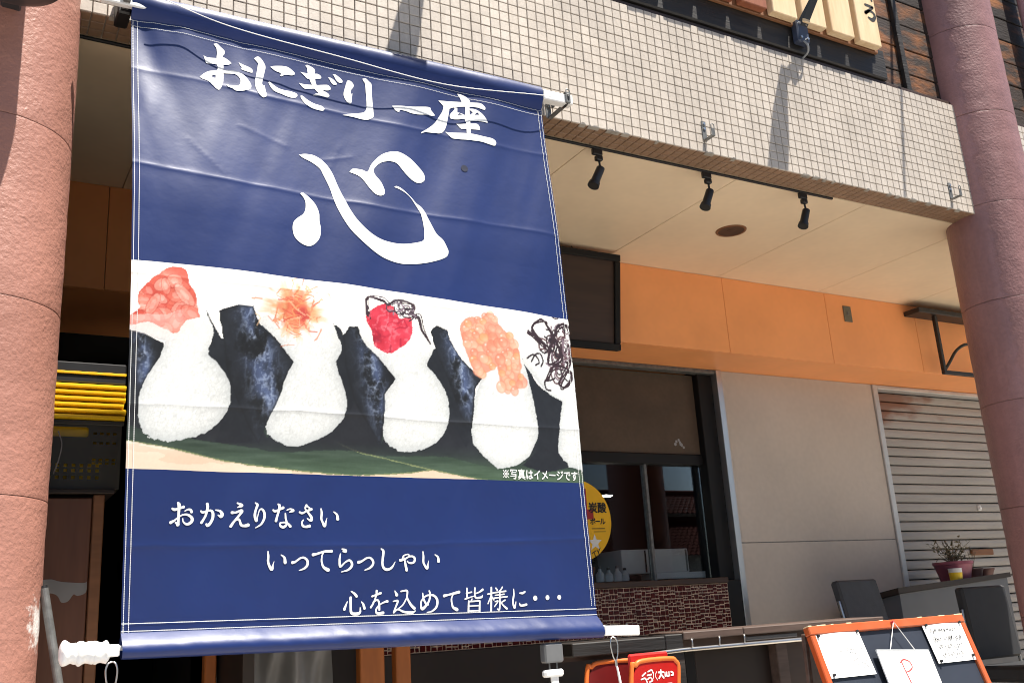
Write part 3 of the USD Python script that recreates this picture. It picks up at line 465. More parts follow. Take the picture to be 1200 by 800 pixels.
# traced outlines of the banner's print, millimetres in the banner's plane
TRACES = '{"o":[[[687.8,3518.8],[699.9,3523.8],[712.4,3514.6],[728,3500.9],[726.8,3486.4],[721.7,3478],[723.1,3469.6],[724.9,3424.3],[724.4,3375.2],[720.3,3353.4],[716,3342],[708.6,3331.7],[697.9,3336.1],[687.2,3345.7],[670.3,3358.9],[649.3,3362.5],[640.3,3367.2],[651.8,3382.1],[672.3,3400.9],[702.3,3414.5],[702.4,3436.2],[699.7,3463.6],[700.8,3481.5],[698.8,3502.2],[690.9,3514.3]],[[652.8,3460.5],[668,3457.4],[701.2,3464],[724,3473.3],[742.6,3465.6],[753.6,3456],[741.4,3445.9],[724.6,3441.7],[701.8,3437.8],[683.6,3435.1],[662.6,3431.6],[657.7,3446]],[[717.4,3418.9],[747.9,3425.7],[778.9,3425.2],[800.8,3414.6],[816.7,3397.2],[824.7,3381.5],[823.3,3367.1],[814.1,3356.2],[792.5,3345.9],[778.7,3341],[764.8,3343],[755.5,3349.5],[741.6,3351.5],[733.8,3361.8],[746.1,3359.5],[767.6,3361.1],[781.3,3369.5],[785.7,3382.8],[784,3396.5],[774.5,3408.3],[760.5,3411.9],[717.7,3405.7]],[[779.8,3466.1],[797,3461.5],[822.2,3455.3],[831.8,3445.2],[828.8,3435.6],[809.9,3436.3],[791.1,3438.8],[787.9,3443.3],[792.5,3448],[784.6,3456.7]]],"o_hole":[[[680.3,3381.4],[687.7,3389],[697.3,3393.1],[697.6,3379.3],[691,3377.7]]],"ni":[[[835.9,3498.1],[848.5,3509.2],[859.7,3505.9],[872.6,3489.4],[878.5,3472.8],[876.1,3454.3],[870,3424.2],[865.5,3398.2],[870.4,3388.7],[875.1,3393.4],[878.5,3369.3],[882.8,3349.1],[870.8,3338.6],[861.3,3342.4],[851.8,3352.6],[842.1,3375],[839.2,3402.6],[844.6,3432.3],[849.9,3469.3],[850.4,3482]],[[896.8,3477.3],[911.3,3484.5],[950.2,3494.2],[969.9,3491.8],[989.7,3478.4],[990.3,3469.5],[979.8,3463.3],[953.6,3458],[940.6,3448.4],[934.1,3447.5],[937.3,3456.6],[934.1,3461.2],[914.6,3465.5]],[[889.3,3409.2],[895.7,3411.8],[908.6,3403],[927.9,3393.3],[950.6,3391.4],[973.3,3393.1],[996.3,3389.4],[1000.2,3379.5],[989.7,3368.2],[966.9,3366.5],[940.9,3371.3],[915.2,3376.1],[902.3,3385.5],[894.2,3397.9]]],"gi":[[[1032.9,3518.9],[1042.3,3524.1],[1065,3516.5],[1071.4,3505.6],[1069.8,3486.5],[1074.1,3454.5],[1083.5,3438.2],[1104.3,3428.6],[1123.3,3420.6],[1127.1,3411.2],[1119.3,3402.4],[1100.3,3403],[1085.2,3402.8],[1062.5,3398.4],[1073.9,3409.2],[1085.2,3413.1],[1068.3,3428.4],[1055.2,3450],[1047.8,3468.8],[1040.3,3500],[1039.6,3510.2]],[[1013.3,3487.2],[1029,3486.9],[1055.4,3489.2],[1082,3495.7],[1095.2,3488.5],[1094,3479.1],[1081.8,3474.9],[1051.5,3465.6],[1040.2,3464.9],[1029,3474.6]],[[1007.3,3437.8],[1028.9,3437.6],[1070.3,3444.5],[1116,3457],[1127.5,3454.7],[1133.9,3445.9],[1129.2,3437.7],[1112,3432.5],[1070.2,3428.9],[1040.1,3419.8],[1025.1,3420.4]],[[1013.2,3385.1],[1021.4,3384.9],[1039.9,3372.9],[1066.1,3362.6],[1096.2,3359.1],[1106.7,3349.2],[1099.8,3339.6],[1084.7,3338.3],[1058.5,3340.6],[1036.1,3349.8],[1023.2,3361],[1013.9,3375.1]],[[1123.2,3492],[1135.6,3492],[1150.9,3483.2],[1158.5,3472.5],[1154.6,3466.1],[1144.9,3465.1],[1135.4,3473.2],[1129.7,3484.4]],[[1142.7,3510.5],[1153.2,3511.8],[1172.5,3500.9],[1182.1,3490.6],[1178.1,3480],[1164.5,3481],[1154.9,3490.4],[1149.2,3501.6]]],"ri":[[[1203.7,3497.9],[1217.5,3497],[1227.1,3484.5],[1224.9,3471.4],[1216.9,3459],[1214.7,3443.8],[1216.6,3440.1],[1221.4,3445.4],[1218.2,3417.5],[1216,3402.4],[1208.8,3396.7],[1196.5,3404.3],[1187,3422.9],[1186.1,3439.3],[1191.5,3461.4],[1197.6,3483.9]],[[1264.3,3518.8],[1277.6,3524.1],[1293.4,3513],[1302.1,3504.4],[1302.7,3479],[1303,3436.8],[1304.8,3395.1],[1305.3,3361.7],[1295.8,3349.3],[1277.7,3339.1],[1254,3337.4],[1222.7,3339.7],[1178.1,3339.1],[1199.5,3347.9],[1238.8,3360.6],[1262.5,3369.1],[1274.7,3382.2],[1279.1,3406.2],[1278.1,3452.2],[1275.1,3498],[1269.3,3509.4]]],"ichi":[[[1383.7,3422.9],[1419.5,3429.9],[1470.5,3436.5],[1543.9,3452.8],[1555.2,3440.8],[1572.5,3422.9],[1554.2,3415.5],[1535.3,3416.2],[1488.1,3406.9],[1460.2,3406.6],[1441.8,3410.2],[1416.6,3410.3],[1411.7,3400.7],[1398.1,3403.9]]],"za":[[[1680,3547.2],[1695.9,3548.4],[1720.3,3541.5],[1736,3527.7],[1733.7,3513.8],[1713.5,3507.2],[1701.3,3509.9],[1692.5,3530.2]],[[1590,3494.6],[1674.2,3509.8],[1769.3,3522.7],[1790.3,3521.5],[1805.2,3508.3],[1803,3495.3],[1785.4,3497.4],[1763,3500.4],[1702.9,3493],[1663,3481.7],[1640.6,3470.3],[1633.4,3472.6],[1618.8,3471.8],[1607.2,3481.4]],[[1614.3,3478.2],[1640.8,3474.3],[1638.3,3454.2],[1631.1,3423.4],[1622.2,3387.7],[1609,3360.9],[1591.6,3346.7],[1555.8,3340.3],[1522.7,3334.9],[1506,3325.3],[1503.8,3329.6],[1532.8,3352.2],[1567.2,3385.7],[1592.7,3424.8],[1608.3,3452.5]],[[1663,3481.7],[1677.8,3482.5],[1676.8,3462.6],[1701.1,3458.1],[1713,3450.9],[1712.4,3438.5],[1650.5,3425.2],[1641.4,3437.8],[1646.9,3451.2],[1657.3,3463.2],[1665.2,3475.8]],[[1716.2,3510.8],[1733.8,3514.8],[1731.4,3469.7],[1728.1,3363.7],[1710.7,3360.1],[1712.7,3416.5],[1708.2,3425.4],[1711.3,3465.3]],[[1727.4,3487.6],[1747.4,3490.5],[1767.3,3487.5],[1791.5,3472.9],[1807.9,3451.6],[1812.1,3437.6],[1779.5,3438.1],[1726.7,3428.3],[1725.3,3448.7],[1746.5,3473]],[[1669.1,3406.3],[1688.7,3409],[1753.6,3422.8],[1770.6,3414],[1773.5,3395],[1752.1,3394.5],[1697.4,3386.5],[1685.3,3388.8],[1676,3399]],[[1616,3358.5],[1647.5,3361.6],[1726,3370.5],[1790.5,3369.1],[1825.6,3368.9],[1842.9,3362.5],[1846.3,3350.9],[1838.8,3337.1],[1813.6,3337],[1773.9,3341.3],[1724.3,3338.6],[1675.2,3335],[1646.2,3334.9],[1629.9,3346]]],"za_hole":[[[1676.1,3448.8],[1686.5,3460.3],[1699.9,3454]],[[1751.9,3462.3],[1765.7,3477.7],[1777.7,3467.9]]],"kokoro":[[[996.3,2962],[1009,2967.5],[1031.4,2953],[1053.8,2929.5],[1066.5,2897.8],[1067.6,2864.3],[1072.6,2831.5],[1066,2797.3],[1046.7,2771.4],[1024.5,2760.5],[996.3,2767.8],[974.4,2787.7],[966.8,2816.1],[969.9,2843],[983.7,2861.6],[1005.8,2881.6],[1015.3,2903.2],[1016.6,2930.3],[1009,2949.3]],[[998.2,3125.1],[1022.1,3133.8],[1054.7,3135.9],[1084.2,3124],[1107.2,3103.8],[1126.8,3072.5],[1146.1,3020.3],[1168.8,2968.7],[1191.5,2924.1],[1217.7,2886.9],[1257.5,2851.6],[1301.2,2830.4],[1352.7,2823.8],[1401.6,2827.2],[1451.4,2839.7],[1480.4,2852.2],[1486.9,2870.7],[1488.5,2913.5],[1480.9,2962.3],[1464.1,2995.5],[1436.6,3034.1],[1401.5,3053.3],[1371.9,3060.5],[1384.1,3066.9],[1408.8,3058.2],[1443.7,3031.7],[1464.6,3009.9],[1489.3,2992.3],[1512.9,2945.7],[1539.9,2892.5],[1568.2,2868],[1585.1,2834.8],[1588.1,2820.9],[1579.9,2802.1],[1549.9,2784.1],[1491.4,2762.6],[1427.1,2747.5],[1378.1,2744.7],[1330.1,2752.2],[1289.6,2767.3],[1249.6,2792.5],[1210,2824.4],[1183.8,2851.2],[1161.1,2885.2],[1141.7,2923.1],[1125.7,2961.6],[1112.9,3007.6],[1090.3,3059],[1077.4,3084.4],[1048,3103.3],[1015.6,3114.5]],[[1194.1,3093.1],[1207.9,3109.7],[1242.1,3112.4],[1266.1,3108.3],[1284.2,3143.8],[1320.2,3186.6],[1356.2,3209.6],[1399.4,3220.2],[1442.4,3206.3],[1478,3179.8],[1502.8,3154.9],[1510.8,3134.2],[1504.9,3114.8],[1482.4,3101.3],[1457.1,3106.4],[1432.4,3123.8],[1411.5,3145.6],[1390.7,3167.2],[1362.2,3170.6],[1326.5,3158.9],[1301.4,3136.2],[1290.5,3116.3],[1297,3096],[1317.4,3071],[1330.5,3037.7],[1326.5,3019.3],[1308.9,3010.7],[1288.3,3016.4],[1268.1,3037.7],[1248.1,3066],[1227.9,3083.6]]],"line1":[[[613.2,1857.5,6.1],[617,1851.4,9.4],[617,1834.3,7.2],[617.1,1810,6.6],[617,1797.8,7.2],[615.3,1791.1,9.4]],[[617.7,1791.8,7.2],[609.2,1797.4,5]],[[593.9,1797.5,8.3],[605.5,1804,5],[618.1,1814.8,3.9],[630.9,1821.6,4.4],[645.2,1821.5,6.1],[657.4,1813.4,7.7],[659.6,1803.6,8.3],[652,1794.7,7.7],[641.3,1792.8,6.1],[632.1,1800.2,3.9],[630.1,1809.9,2.8]],[[597.2,1839.7,6.1],[604.4,1836.7,7.2],[616.1,1840.4,5.5],[630.7,1845.3,8.3]],[[635.8,1833,3.3],[644.8,1837.9,4.4],[653.2,1836.7,6.6],[656.5,1830.6,8.3]],[[685.8,1833,5],[692,1828.8,6.6],[707.6,1834.2,5],[718.6,1834.1,6.6],[723.7,1825.5,7.7],[722.9,1809.4,7.7],[715.9,1794.7,7.7],[708.3,1788.6,8.8],[704.3,1792.3,5.5]],[[704.7,1855.2,8.3],[706.2,1844.1,7.7],[701.9,1821.8,6.6],[694.9,1807.1,6.1],[688.7,1797.3,7.7]],[[732.1,1836.6,3.3],[745.7,1832.9,6.6],[752.1,1822.9,9.4],[748.5,1815.5,7.7],[739.8,1820.5,3.3]],[[798.8,1857.9,4.4],[812.7,1850.4,8.3],[800.2,1844.1,3.3]],[[783,1827.8,8.3],[794.2,1827.8,5.5],[810.5,1834,7.2],[813.1,1829,7.2],[799.5,1811.5,6.1],[787.3,1796.6,6.6],[779.6,1784.3,7.7]],[[793.4,1802.8,4.4],[804.6,1806.5,5],[808.5,1797.7,6.1],[812.4,1787.7,7.2],[822.5,1785.1,7.2],[833.8,1787.5,9.9]],[[856,1858,3.9],[862.5,1851.7,7.2],[857.6,1836.5,6.6],[854.7,1821.3,7.2],[856.6,1808.7,7.7],[860.5,1801.1,7.2],[863.5,1811.2,2.8],[869.1,1833.9,3.3],[878,1837.7,5.5],[885.9,1826.3,7.2],[886,1808.5,7.2],[876,1789.7,5.5],[858.2,1778.5,2.2]],[[931.1,1854.3,3.9],[936.3,1849.2,8.3],[933.8,1831.3,6.6],[928.7,1813.4,6.1],[925.4,1800.7,7.7]],[[915.5,1835.1,5.5],[922.1,1831.3,6.6],[937.7,1837.7,5.5],[948.2,1842.8,8.3]],[[961.4,1835.1,3.3],[971.9,1838.9,4.4],[982.5,1833.7,7.7],[970.6,1828.6,3.3]],[[956.1,1824.8,3.9],[957.5,1808.1,5.5],[961.5,1790.2,6.1],[951,1780.1,7.2],[940.6,1784,6.6],[939.2,1793,5],[951,1795.4,4.4],[964.1,1792.8,5],[973.3,1782.5,8.3]],[[1027.9,1850.6,7.7],[1023.9,1840.2,4.4],[1035.9,1825.9,6.1],[1046.7,1810.3,8.3],[1043.9,1801.2,7.2],[1031.8,1807.8,3.3]],[[1005.1,1828.5,6.1],[1014.5,1825.4,6.1],[1029.2,1832.4,5],[1045.4,1838.3,8.3]],[[1018.4,1803.2,3.3],[1013.1,1795,5.5],[1017.1,1783.4,6.6],[1027.8,1780.7,6.6],[1039.8,1783.2,9.4]],[[1029.3,1849.3,4.4],[1044.1,1838.9,4.4]],[[1079.4,1840.1,3.9],[1082,1825.8,6.6],[1080.5,1807.5,6.6],[1085.9,1794.4,6.6],[1092.6,1784,8.8],[1098.2,1802.2,2.8],[1100.5,1808.7,1.7]],[[1124.6,1829.6,3.3],[1135.6,1820.3,6.6],[1138.2,1805.9,9.4]]],"line2":[[[901.2,1703.5,3.3],[902.6,1688.6,6.1],[902.2,1671.2,6.6],[907.5,1656.2,7.2],[915.2,1647.3,9.4],[918.9,1663.3,2.8],[922,1670.7,1.7]],[[945.1,1691.3,3.3],[956.2,1682.3,6.6],[958.9,1667.2,9.4]],[[984.2,1666.6,9.4],[994.1,1668.8,6.1],[1009.9,1679.8,5.5],[1023.1,1680.7,6.1],[1033.7,1671.6,7.2],[1034.5,1657.7,7.2],[1024.4,1646.6,6.1],[1006.7,1640.4,2.2]],[[1053.8,1690.1,9.4],[1065.9,1692.4,6.1],[1092.9,1699.5,6.6],[1116,1699.5,9.4]],[[1088.8,1695.7,3.9],[1083.3,1684.3,4.4],[1083.2,1664,5.5],[1089.8,1648.5,7.2],[1104.6,1639.2,11]],[[1153.2,1706,3.9],[1165.6,1701.8,7.7],[1165.5,1696.6,6.1],[1155.8,1698.1,2.8]],[[1148,1690.6,3.3],[1144.5,1672.6,6.1],[1145.6,1652,6.6],[1149.7,1649.4,5.5],[1163.6,1661.8,4.4],[1178.9,1668.6,6.1],[1188.5,1658.6,7.2],[1185.5,1645.8,7.2],[1171.5,1635.9,5.5],[1150.8,1631.4,2.2]],[[1211.8,1661.1,9.4],[1223.6,1664.1,6.1],[1240.7,1674.1,5.5],[1253.5,1675.1,6.1],[1264.1,1665.7,7.2],[1264.3,1652.6,7.2],[1252.8,1641.2,6.1],[1233.7,1634.5,2.2]],[[1295.6,1704.4,3.9],[1304,1696.3,7.7],[1302.1,1676.6,7.2],[1300.1,1655.6,7.2],[1305.4,1639.7,7.7],[1319.7,1634,7.7],[1335.8,1641.4,6.1],[1347.9,1659.6,1.7]],[[1367,1664.4,8.8],[1381.8,1666.7,5.5],[1401.3,1676.3,5],[1416.1,1675.2,6.1],[1421.7,1665.7,7.2],[1415.4,1655.2,6.6],[1400.5,1654.2,5],[1392.8,1661.1,2.8]],[[1373.6,1666.9,3.9],[1379.2,1678.7,4.4],[1388.2,1682.5,3.3],[1397.1,1683.7,3.9],[1402.2,1678.2,3.9]],[[1381.9,1670.7,5],[1385,1656,6.1],[1390,1630.6,8.8]],[[1452.6,1691.9,3.3],[1454.1,1675.6,6.1],[1453.3,1656.8,6.6],[1458.2,1644.6,6.6],[1467.5,1635,8.8],[1471.4,1651,2.8],[1473.3,1659.5,1.7]],[[1499,1680,3.3],[1509.3,1671.6,6.6],[1511.1,1656.7,9.4]]],"line3":[[[1186,1567.1,3.5],[1198.1,1558.5,7],[1205,1550.1,7.7]],[[1172.6,1535.4,2.1],[1167.9,1524.4,4.9],[1161.8,1510.3,8.4]],[[1183.9,1546.2,8.4],[1184.2,1520.4,7.7],[1184.9,1501.1,7.7],[1191.8,1494.4,8.4],[1209.3,1493.5,9.1],[1218.2,1499.5,6.3],[1217.8,1514,2.1]],[[1222.3,1531.6,2.8],[1229.3,1523.1,6.3],[1233.2,1510,8.4]],[[1261.8,1547.7,5.6],[1276.3,1552,4.9],[1292.7,1557.2,7.7]],[[1278.4,1565,7],[1276.2,1548.7,4.9],[1266.7,1526.3,4.9],[1256.7,1512.1,6.3]],[[1265,1528,4.2],[1279.5,1535.5,4.9],[1286.5,1527,6.3],[1287.7,1502.5,6.3]],[[1317.3,1528.9,8.4],[1304.5,1526.2,4.9],[1286.3,1517.3,4.2],[1275.8,1503.1,5.6],[1280.2,1491.5,7],[1301.8,1492.1,8.4]],[[1345.7,1562.3,2.8],[1351.9,1548.8,9.8]],[[1339.2,1527.9,3.5],[1355.7,1528.8,5.6],[1347.8,1509.4,4.9],[1339.9,1491.8,4.9]],[[1339.9,1490.2,4.2],[1354.8,1500.9,4.9],[1376.6,1491.6,6.3],[1406.1,1487.5,7.7],[1419.3,1492.8,3.5]],[[1367.7,1559.8,4.2],[1390,1560.6,5.6],[1390,1537.3,5.6],[1403.3,1513.4,7.7],[1415.9,1501.2,9.1]],[[1387.3,1535.7,4.2],[1373.7,1514.8,4.2],[1358.6,1504,3.5]],[[1447.8,1549.9,4.2],[1450.8,1531.3,5.6],[1459.6,1514.2,6.3],[1468.9,1510.4,3.5]],[[1472.8,1557.3,4.2],[1476,1543.6,6.3],[1469.4,1520.4,6.3],[1447.7,1498.1,8.4],[1440.5,1506.7,6.3],[1443,1524.9,4.9],[1460.7,1540.9,4.9],[1487.4,1541.5,6.3],[1502,1525.7,7.7],[1499.1,1502.3,7],[1481.3,1488.1,4.9],[1462.3,1485.7,2.1]],[[1529.5,1538,9.1],[1549.1,1541.3,5.6],[1589.3,1548.5,9.1]],[[1566.7,1543.9,3.5],[1558.1,1526.6,4.9],[1560.9,1504.4,6.3],[1566.3,1495.7,7.7],[1579.7,1489.3,10.5]],[[1621.6,1559.2,6.3],[1621.8,1526.5,5.6]],[[1618.7,1542.8,3.5],[1640.8,1546.4,4.9]],[[1613.7,1523.4,4.9],[1629.8,1527.9,4.2],[1650,1532.2,2.8]],[[1654.7,1559.6,6.3],[1654.1,1533.7,5.6],[1661.6,1525.5,6.3],[1681.8,1527.4,6.3],[1685.5,1534.2,2.8]],[[1686.6,1553.2,7.7],[1672.8,1545.1,4.9],[1656.4,1540.5,3.5]],[[1642.3,1523.2,3.5],[1639.2,1517.2,4.9]],[[1628.4,1515.9,5.6],[1626.4,1480.2,6.3]],[[1628.3,1514.2,4.2],[1673.8,1514.9,4.9]],[[1673.8,1513.9,5.6],[1671.7,1477.9,6.3]],[[1628.2,1498.8,3.5],[1670.1,1498.6,3.5]],[[1627.3,1481.8,4.2],[1669.1,1481.5,4.2]],[[1722.3,1558.8,6.3],[1718.4,1477.3,6.3]],[[1707.5,1536.7,4.9],[1735.5,1540.8,4.9]],[[1720.6,1530.9,4.2],[1706.7,1503.8,4.2]],[[1723.2,1527.3,4.2],[1730.7,1516.6,5.6]],[[1740.6,1556.3,4.9],[1746.3,1549.1,5.6]],[[1767.5,1558.8,4.9],[1759.8,1548.6,4.2]],[[1735.5,1540.8,4.2],[1781.1,1544.2,4.9]],[[1736.9,1531.3,3.5],[1774.2,1533.9,4.2]],[[1732.2,1521.7,4.2],[1786,1524.7,4.9]],[[1756.4,1546.9,4.9],[1753.2,1485,5.6],[1744.1,1483,4.2]],[[1735.5,1509.4,3.5],[1747.9,1510.6,4.2],[1732.4,1492.2,3.5]],[[1776.9,1512.8,4.9],[1759.9,1504.8,3.5]],[[1757.2,1508.4,3.5],[1769.4,1493.9,4.9],[1783.1,1482.8,7]],[[1814,1550,3.5],[1814.3,1530.5,5.6],[1809.9,1509.6,6.3],[1810.9,1493.8,6.3],[1816.5,1484.7,7],[1822.1,1505.5,2.1]],[[1838.9,1534.8,3.5],[1851.6,1534.3,7],[1861.2,1538.5,5.6]],[[1836.4,1499.6,2.8],[1842,1490.5,6.3],[1865.4,1493,7.7]],[[1904.5,1514.6,15.4],[1904.5,1513.6,15.4]],[[1958.4,1514.5,14.7],[1958.4,1513.4,14.7]],[[2011.8,1513.6,14.7],[2011.7,1512.5,14.7]]],"band":{"edge_top":[[426.5,2620.6],[707.8,2634.6],[1164.4,2638.3],[1666.8,2619.3],[1923.1,2617.5],[2120.3,2604.5]],"edge_bot":[[446.1,1961],[723.1,1958],[1094.5,1953],[1476.9,1949.9],[1829.6,1945.4],[2157.1,1939.8]],"leaf1":[[417.5,2148.1],[422.2,2048.3],[588.5,2023.7],[749.5,1991.9],[946.7,1967.7],[1155.4,1954],[1280.7,1956],[1477.9,1974.6],[1617.4,2015],[1695.8,2146.1],[1158.9,2215.6],[583.1,2184.4]],"leaf2":[[1104.7,2077.1],[1156.8,2054.9],[1218.9,2032.7],[1379,2000.2],[1545.8,1969.6],[1737.9,1941],[2295.5,1893.8],[2333.3,2243.4],[1488.2,2233.5],[1158.5,2185]],"dark":[[416.2,2175.4],[419.4,2107.4],[587,2067.6],[831.9,2039.2],[946.5,2025.2],[1156.6,2039.9],[1314.4,2023.1],[1548.5,2029.1],[1687.5,2000.7],[1869.3,1981.7],[2180.6,1973.8],[2206.3,2237.1],[2066.2,2264.8],[1963.8,2321.3],[1893.7,2427.5],[1953.5,2089.4],[1667.8,2096.4],[1567.3,2442.5],[1506.3,2424.2],[1483,2363.1],[1299.4,2068.4],[1155.4,2434],[1108.2,2477.4],[1139.2,2407.3],[1122.7,2343.2],[888.4,2069.7],[717.1,2471],[735.8,2388.9],[707.4,2404.3],[672.1,2475.6],[701.7,2409.8],[681.4,2331.4],[585.9,2100.7]],"nori1":[[418.6,2396.1],[483.8,2381.9],[542.6,2358.1],[528.6,2308.3],[501.8,2258.3],[478.4,2200.9],[476.2,2131.8],[455.7,2136.3],[428.7,2176]],"nori1r":[[672,2481.6],[701.2,2430.6],[727.4,2385.2],[747.8,2354.2],[857.1,2317.8],[860,2054.3],[721,2049.9],[751.5,2164.7],[749.8,2251.5],[681.4,2331.4],[696.4,2394.5]],"rice1":[[550.2,2367.4],[543,2346.6],[528.6,2308.3],[501.6,2263.9],[478.2,2206.4],[475.4,2151],[482.2,2110.2],[496.4,2075.2],[522.8,2054.4],[574.6,2047.9],[626.8,2057.9],[693.1,2082.6],[741.2,2129.9],[765.2,2179.8],[761.3,2237.6],[738.1,2279.9],[709.5,2313],[684.1,2331.6],[691.2,2379.2],[701.5,2415.7],[672.1,2475.6],[641.1,2493.4],[586.9,2473.1],[547.1,2454.4],[481.1,2448],[416.5,2441.6],[418.6,2396.1],[483.8,2381.9]],"top1":[[465,2519.1],[502.8,2567.6],[555.1,2612.8],[601.8,2609.4],[611.4,2565.2],[631.6,2537.4],[641.1,2493.4],[650.5,2455.6],[607,2439.6],[583.9,2399.4],[548.8,2407.9],[495.1,2426.1],[443.6,2412.7],[427.4,2428.4],[467.2,2466.9],[461,2489.5]],"nori2":[[716.9,2480],[767.7,2503.3],[825.6,2509.2],[849.7,2453.3],[909.1,2406.6],[969.1,2332],[945.4,2278.9],[922.2,2202.8],[887.9,2127.6],[862.8,2054.4],[836.8,2096.6],[787.3,2195.5],[748.9,2295.3],[735.9,2383]],"rice2":[[843.6,2468.1],[914.3,2512.1],[1005.5,2540.2],[1083.2,2497.3],[1108.3,2483.7],[1139.3,2416.7],[1145.2,2385.7],[1122.7,2343.2],[1134.9,2306.8],[1159.3,2246.4],[1168.1,2200.8],[1158,2148.4],[1117.2,2104.4],[1050,2066.3],[990.4,2046.8],[931.8,2056.6],[888.3,2084.1],[882.1,2127.4],[910.7,2178.5],[930.8,2247.9],[969.1,2332],[915,2407.1],[870.4,2439.9]],"nori2r":[[1108.3,2486.9],[1142.4,2417],[1152.4,2449.6],[1168.2,2435.1],[1167.3,2371.7],[1196.8,2217.7],[1173.7,2155.2],[1168.1,2200.8],[1153.4,2277],[1122.7,2343.2],[1142.2,2394.9]],"top2":[[974.8,2515]],"nori3":[[1152.2,2433.7],[1175.1,2474],[1204.3,2476.7],[1226.1,2424],[1290.3,2365.1],[1351.6,2302.3],[1310.4,2245.8],[1308.3,2161.3],[1296.1,2065.3],[1252.5,2128],[1196.8,2217.7],[1160.5,2339.7]],"rice3":[[1201,2476.4],[1221.2,2513.8],[1244.1,2512.8],[1309.6,2479.8],[1423.2,2530],[1463.3,2487.1],[1503.5,2440.6],[1509.8,2424.5],[1479.5,2362.8],[1526.4,2316.9],[1565.7,2253.9],[1572.5,2173.2],[1545.1,2108.1],[1498.7,2068.5],[1430.2,2044.7],[1363.9,2042.8],[1315.8,2075.1],[1294.5,2129.7],[1305.8,2192.3],[1307,2239.3],[1351.6,2302.3],[1290.3,2365.1],[1226.1,2424]],"top3":[[1240.9,2519],[1295,2567],[1345.6,2565.6],[1368.2,2524.7],[1413.1,2535.7],[1418.4,2489.7],[1403.4,2448.7],[1358.1,2412.3],[1324.2,2396.6],[1275,2418.5],[1263,2469.1]],"nori3r":[[1457.2,2509.9],[1513.4,2424.8],[1537,2400.1],[1599.7,2371.5],[1672.3,2243.4],[1676.8,2129.1],[1637.6,2063.3],[1579.6,2173.5],[1572.3,2244.5],[1533.1,2310.8],[1483,2363.1]],"nori4":[[1502.1,2493.9],[1524.2,2516.1],[1566.4,2503.1],[1585.7,2454.1],[1636.7,2390.9],[1709.9,2328.9],[1682.3,2293.7],[1675,2227.1],[1663.3,2144.8],[1625.6,2175.6],[1578.6,2303.8],[1529.9,2399.5]],"rice4":[[1579.6,2477.2],[1641,2475.7],[1790.5,2488.6],[1900.3,2410.6],[1919.9,2359.9],[1943.3,2258.1],[1956.2,2173.7],[1950.9,2106.1],[1911.3,2038.4],[1852.2,2004.2],[1777.3,1989.7],[1707.4,2033.2],[1667,2080.2],[1663.3,2144.8],[1679.6,2243.8],[1697,2294.6],[1709.7,2325.5],[1654.9,2392.3],[1596,2444.9]],"top4":[[1625.3,2525.5],[1664.1,2567],[1719.9,2569],[1747.6,2592.7],[1781.1,2582],[1801.4,2541.9],[1859.7,2494.6],[1885.9,2426.9],[1888.7,2357.8],[1901.3,2317.4],[1853.6,2294],[1797.4,2300.7],[1783.9,2384.8],[1744.9,2358.2],[1688.8,2344.3],[1665.9,2393.1],[1640.1,2458.7]],"nori4r":[[1893.7,2427.5],[1922.4,2394.8],[1971.7,2321.7],[2078,2261.9],[2053.3,2160.7],[2044.5,2058.6],[2094.9,2002.6],[1983.3,1980.5],[1878.5,2004.7],[1943.2,2055.8],[1958.8,2156.9],[1944.6,2275.3]],"rice5":[[1892.7,2413.5],[1936.1,2472.9],[1986.6,2512.6],[2065.7,2494.3],[2231.1,2489.9],[2181.9,1987.4],[2094.9,2002.6],[2044.5,2058.6],[2057.2,2160.9],[2078,2261.9],[2009.1,2296.3],[1943.4,2361.5]],"strand5":[[1928.4,2528.8],[2023.5,2473],[1949.4,2544.9],[2001.2,2596.5],[2030.8,2563.2],[2059,2511.7],[2081.5,2441.9],[2019.1,2419.4],[2070.3,2548.8],[2121.6,2571.7],[2138.4,2482.3],[2119.4,2409.1],[2072.3,2335],[2098.9,2315.6],[2128.6,2374.1],[2058.1,2404.6],[2013.1,2345.3]],"strand3":[[1244.3,2522.5],[1242.3,2591.1],[1305.5,2584.6],[1328.8,2573.8],[1356.6,2596.7],[1418.3,2589.8],[1423.9,2550.1],[1451.3,2539.4],[1463.6,2493.7],[1496.7,2446.7]]}}'
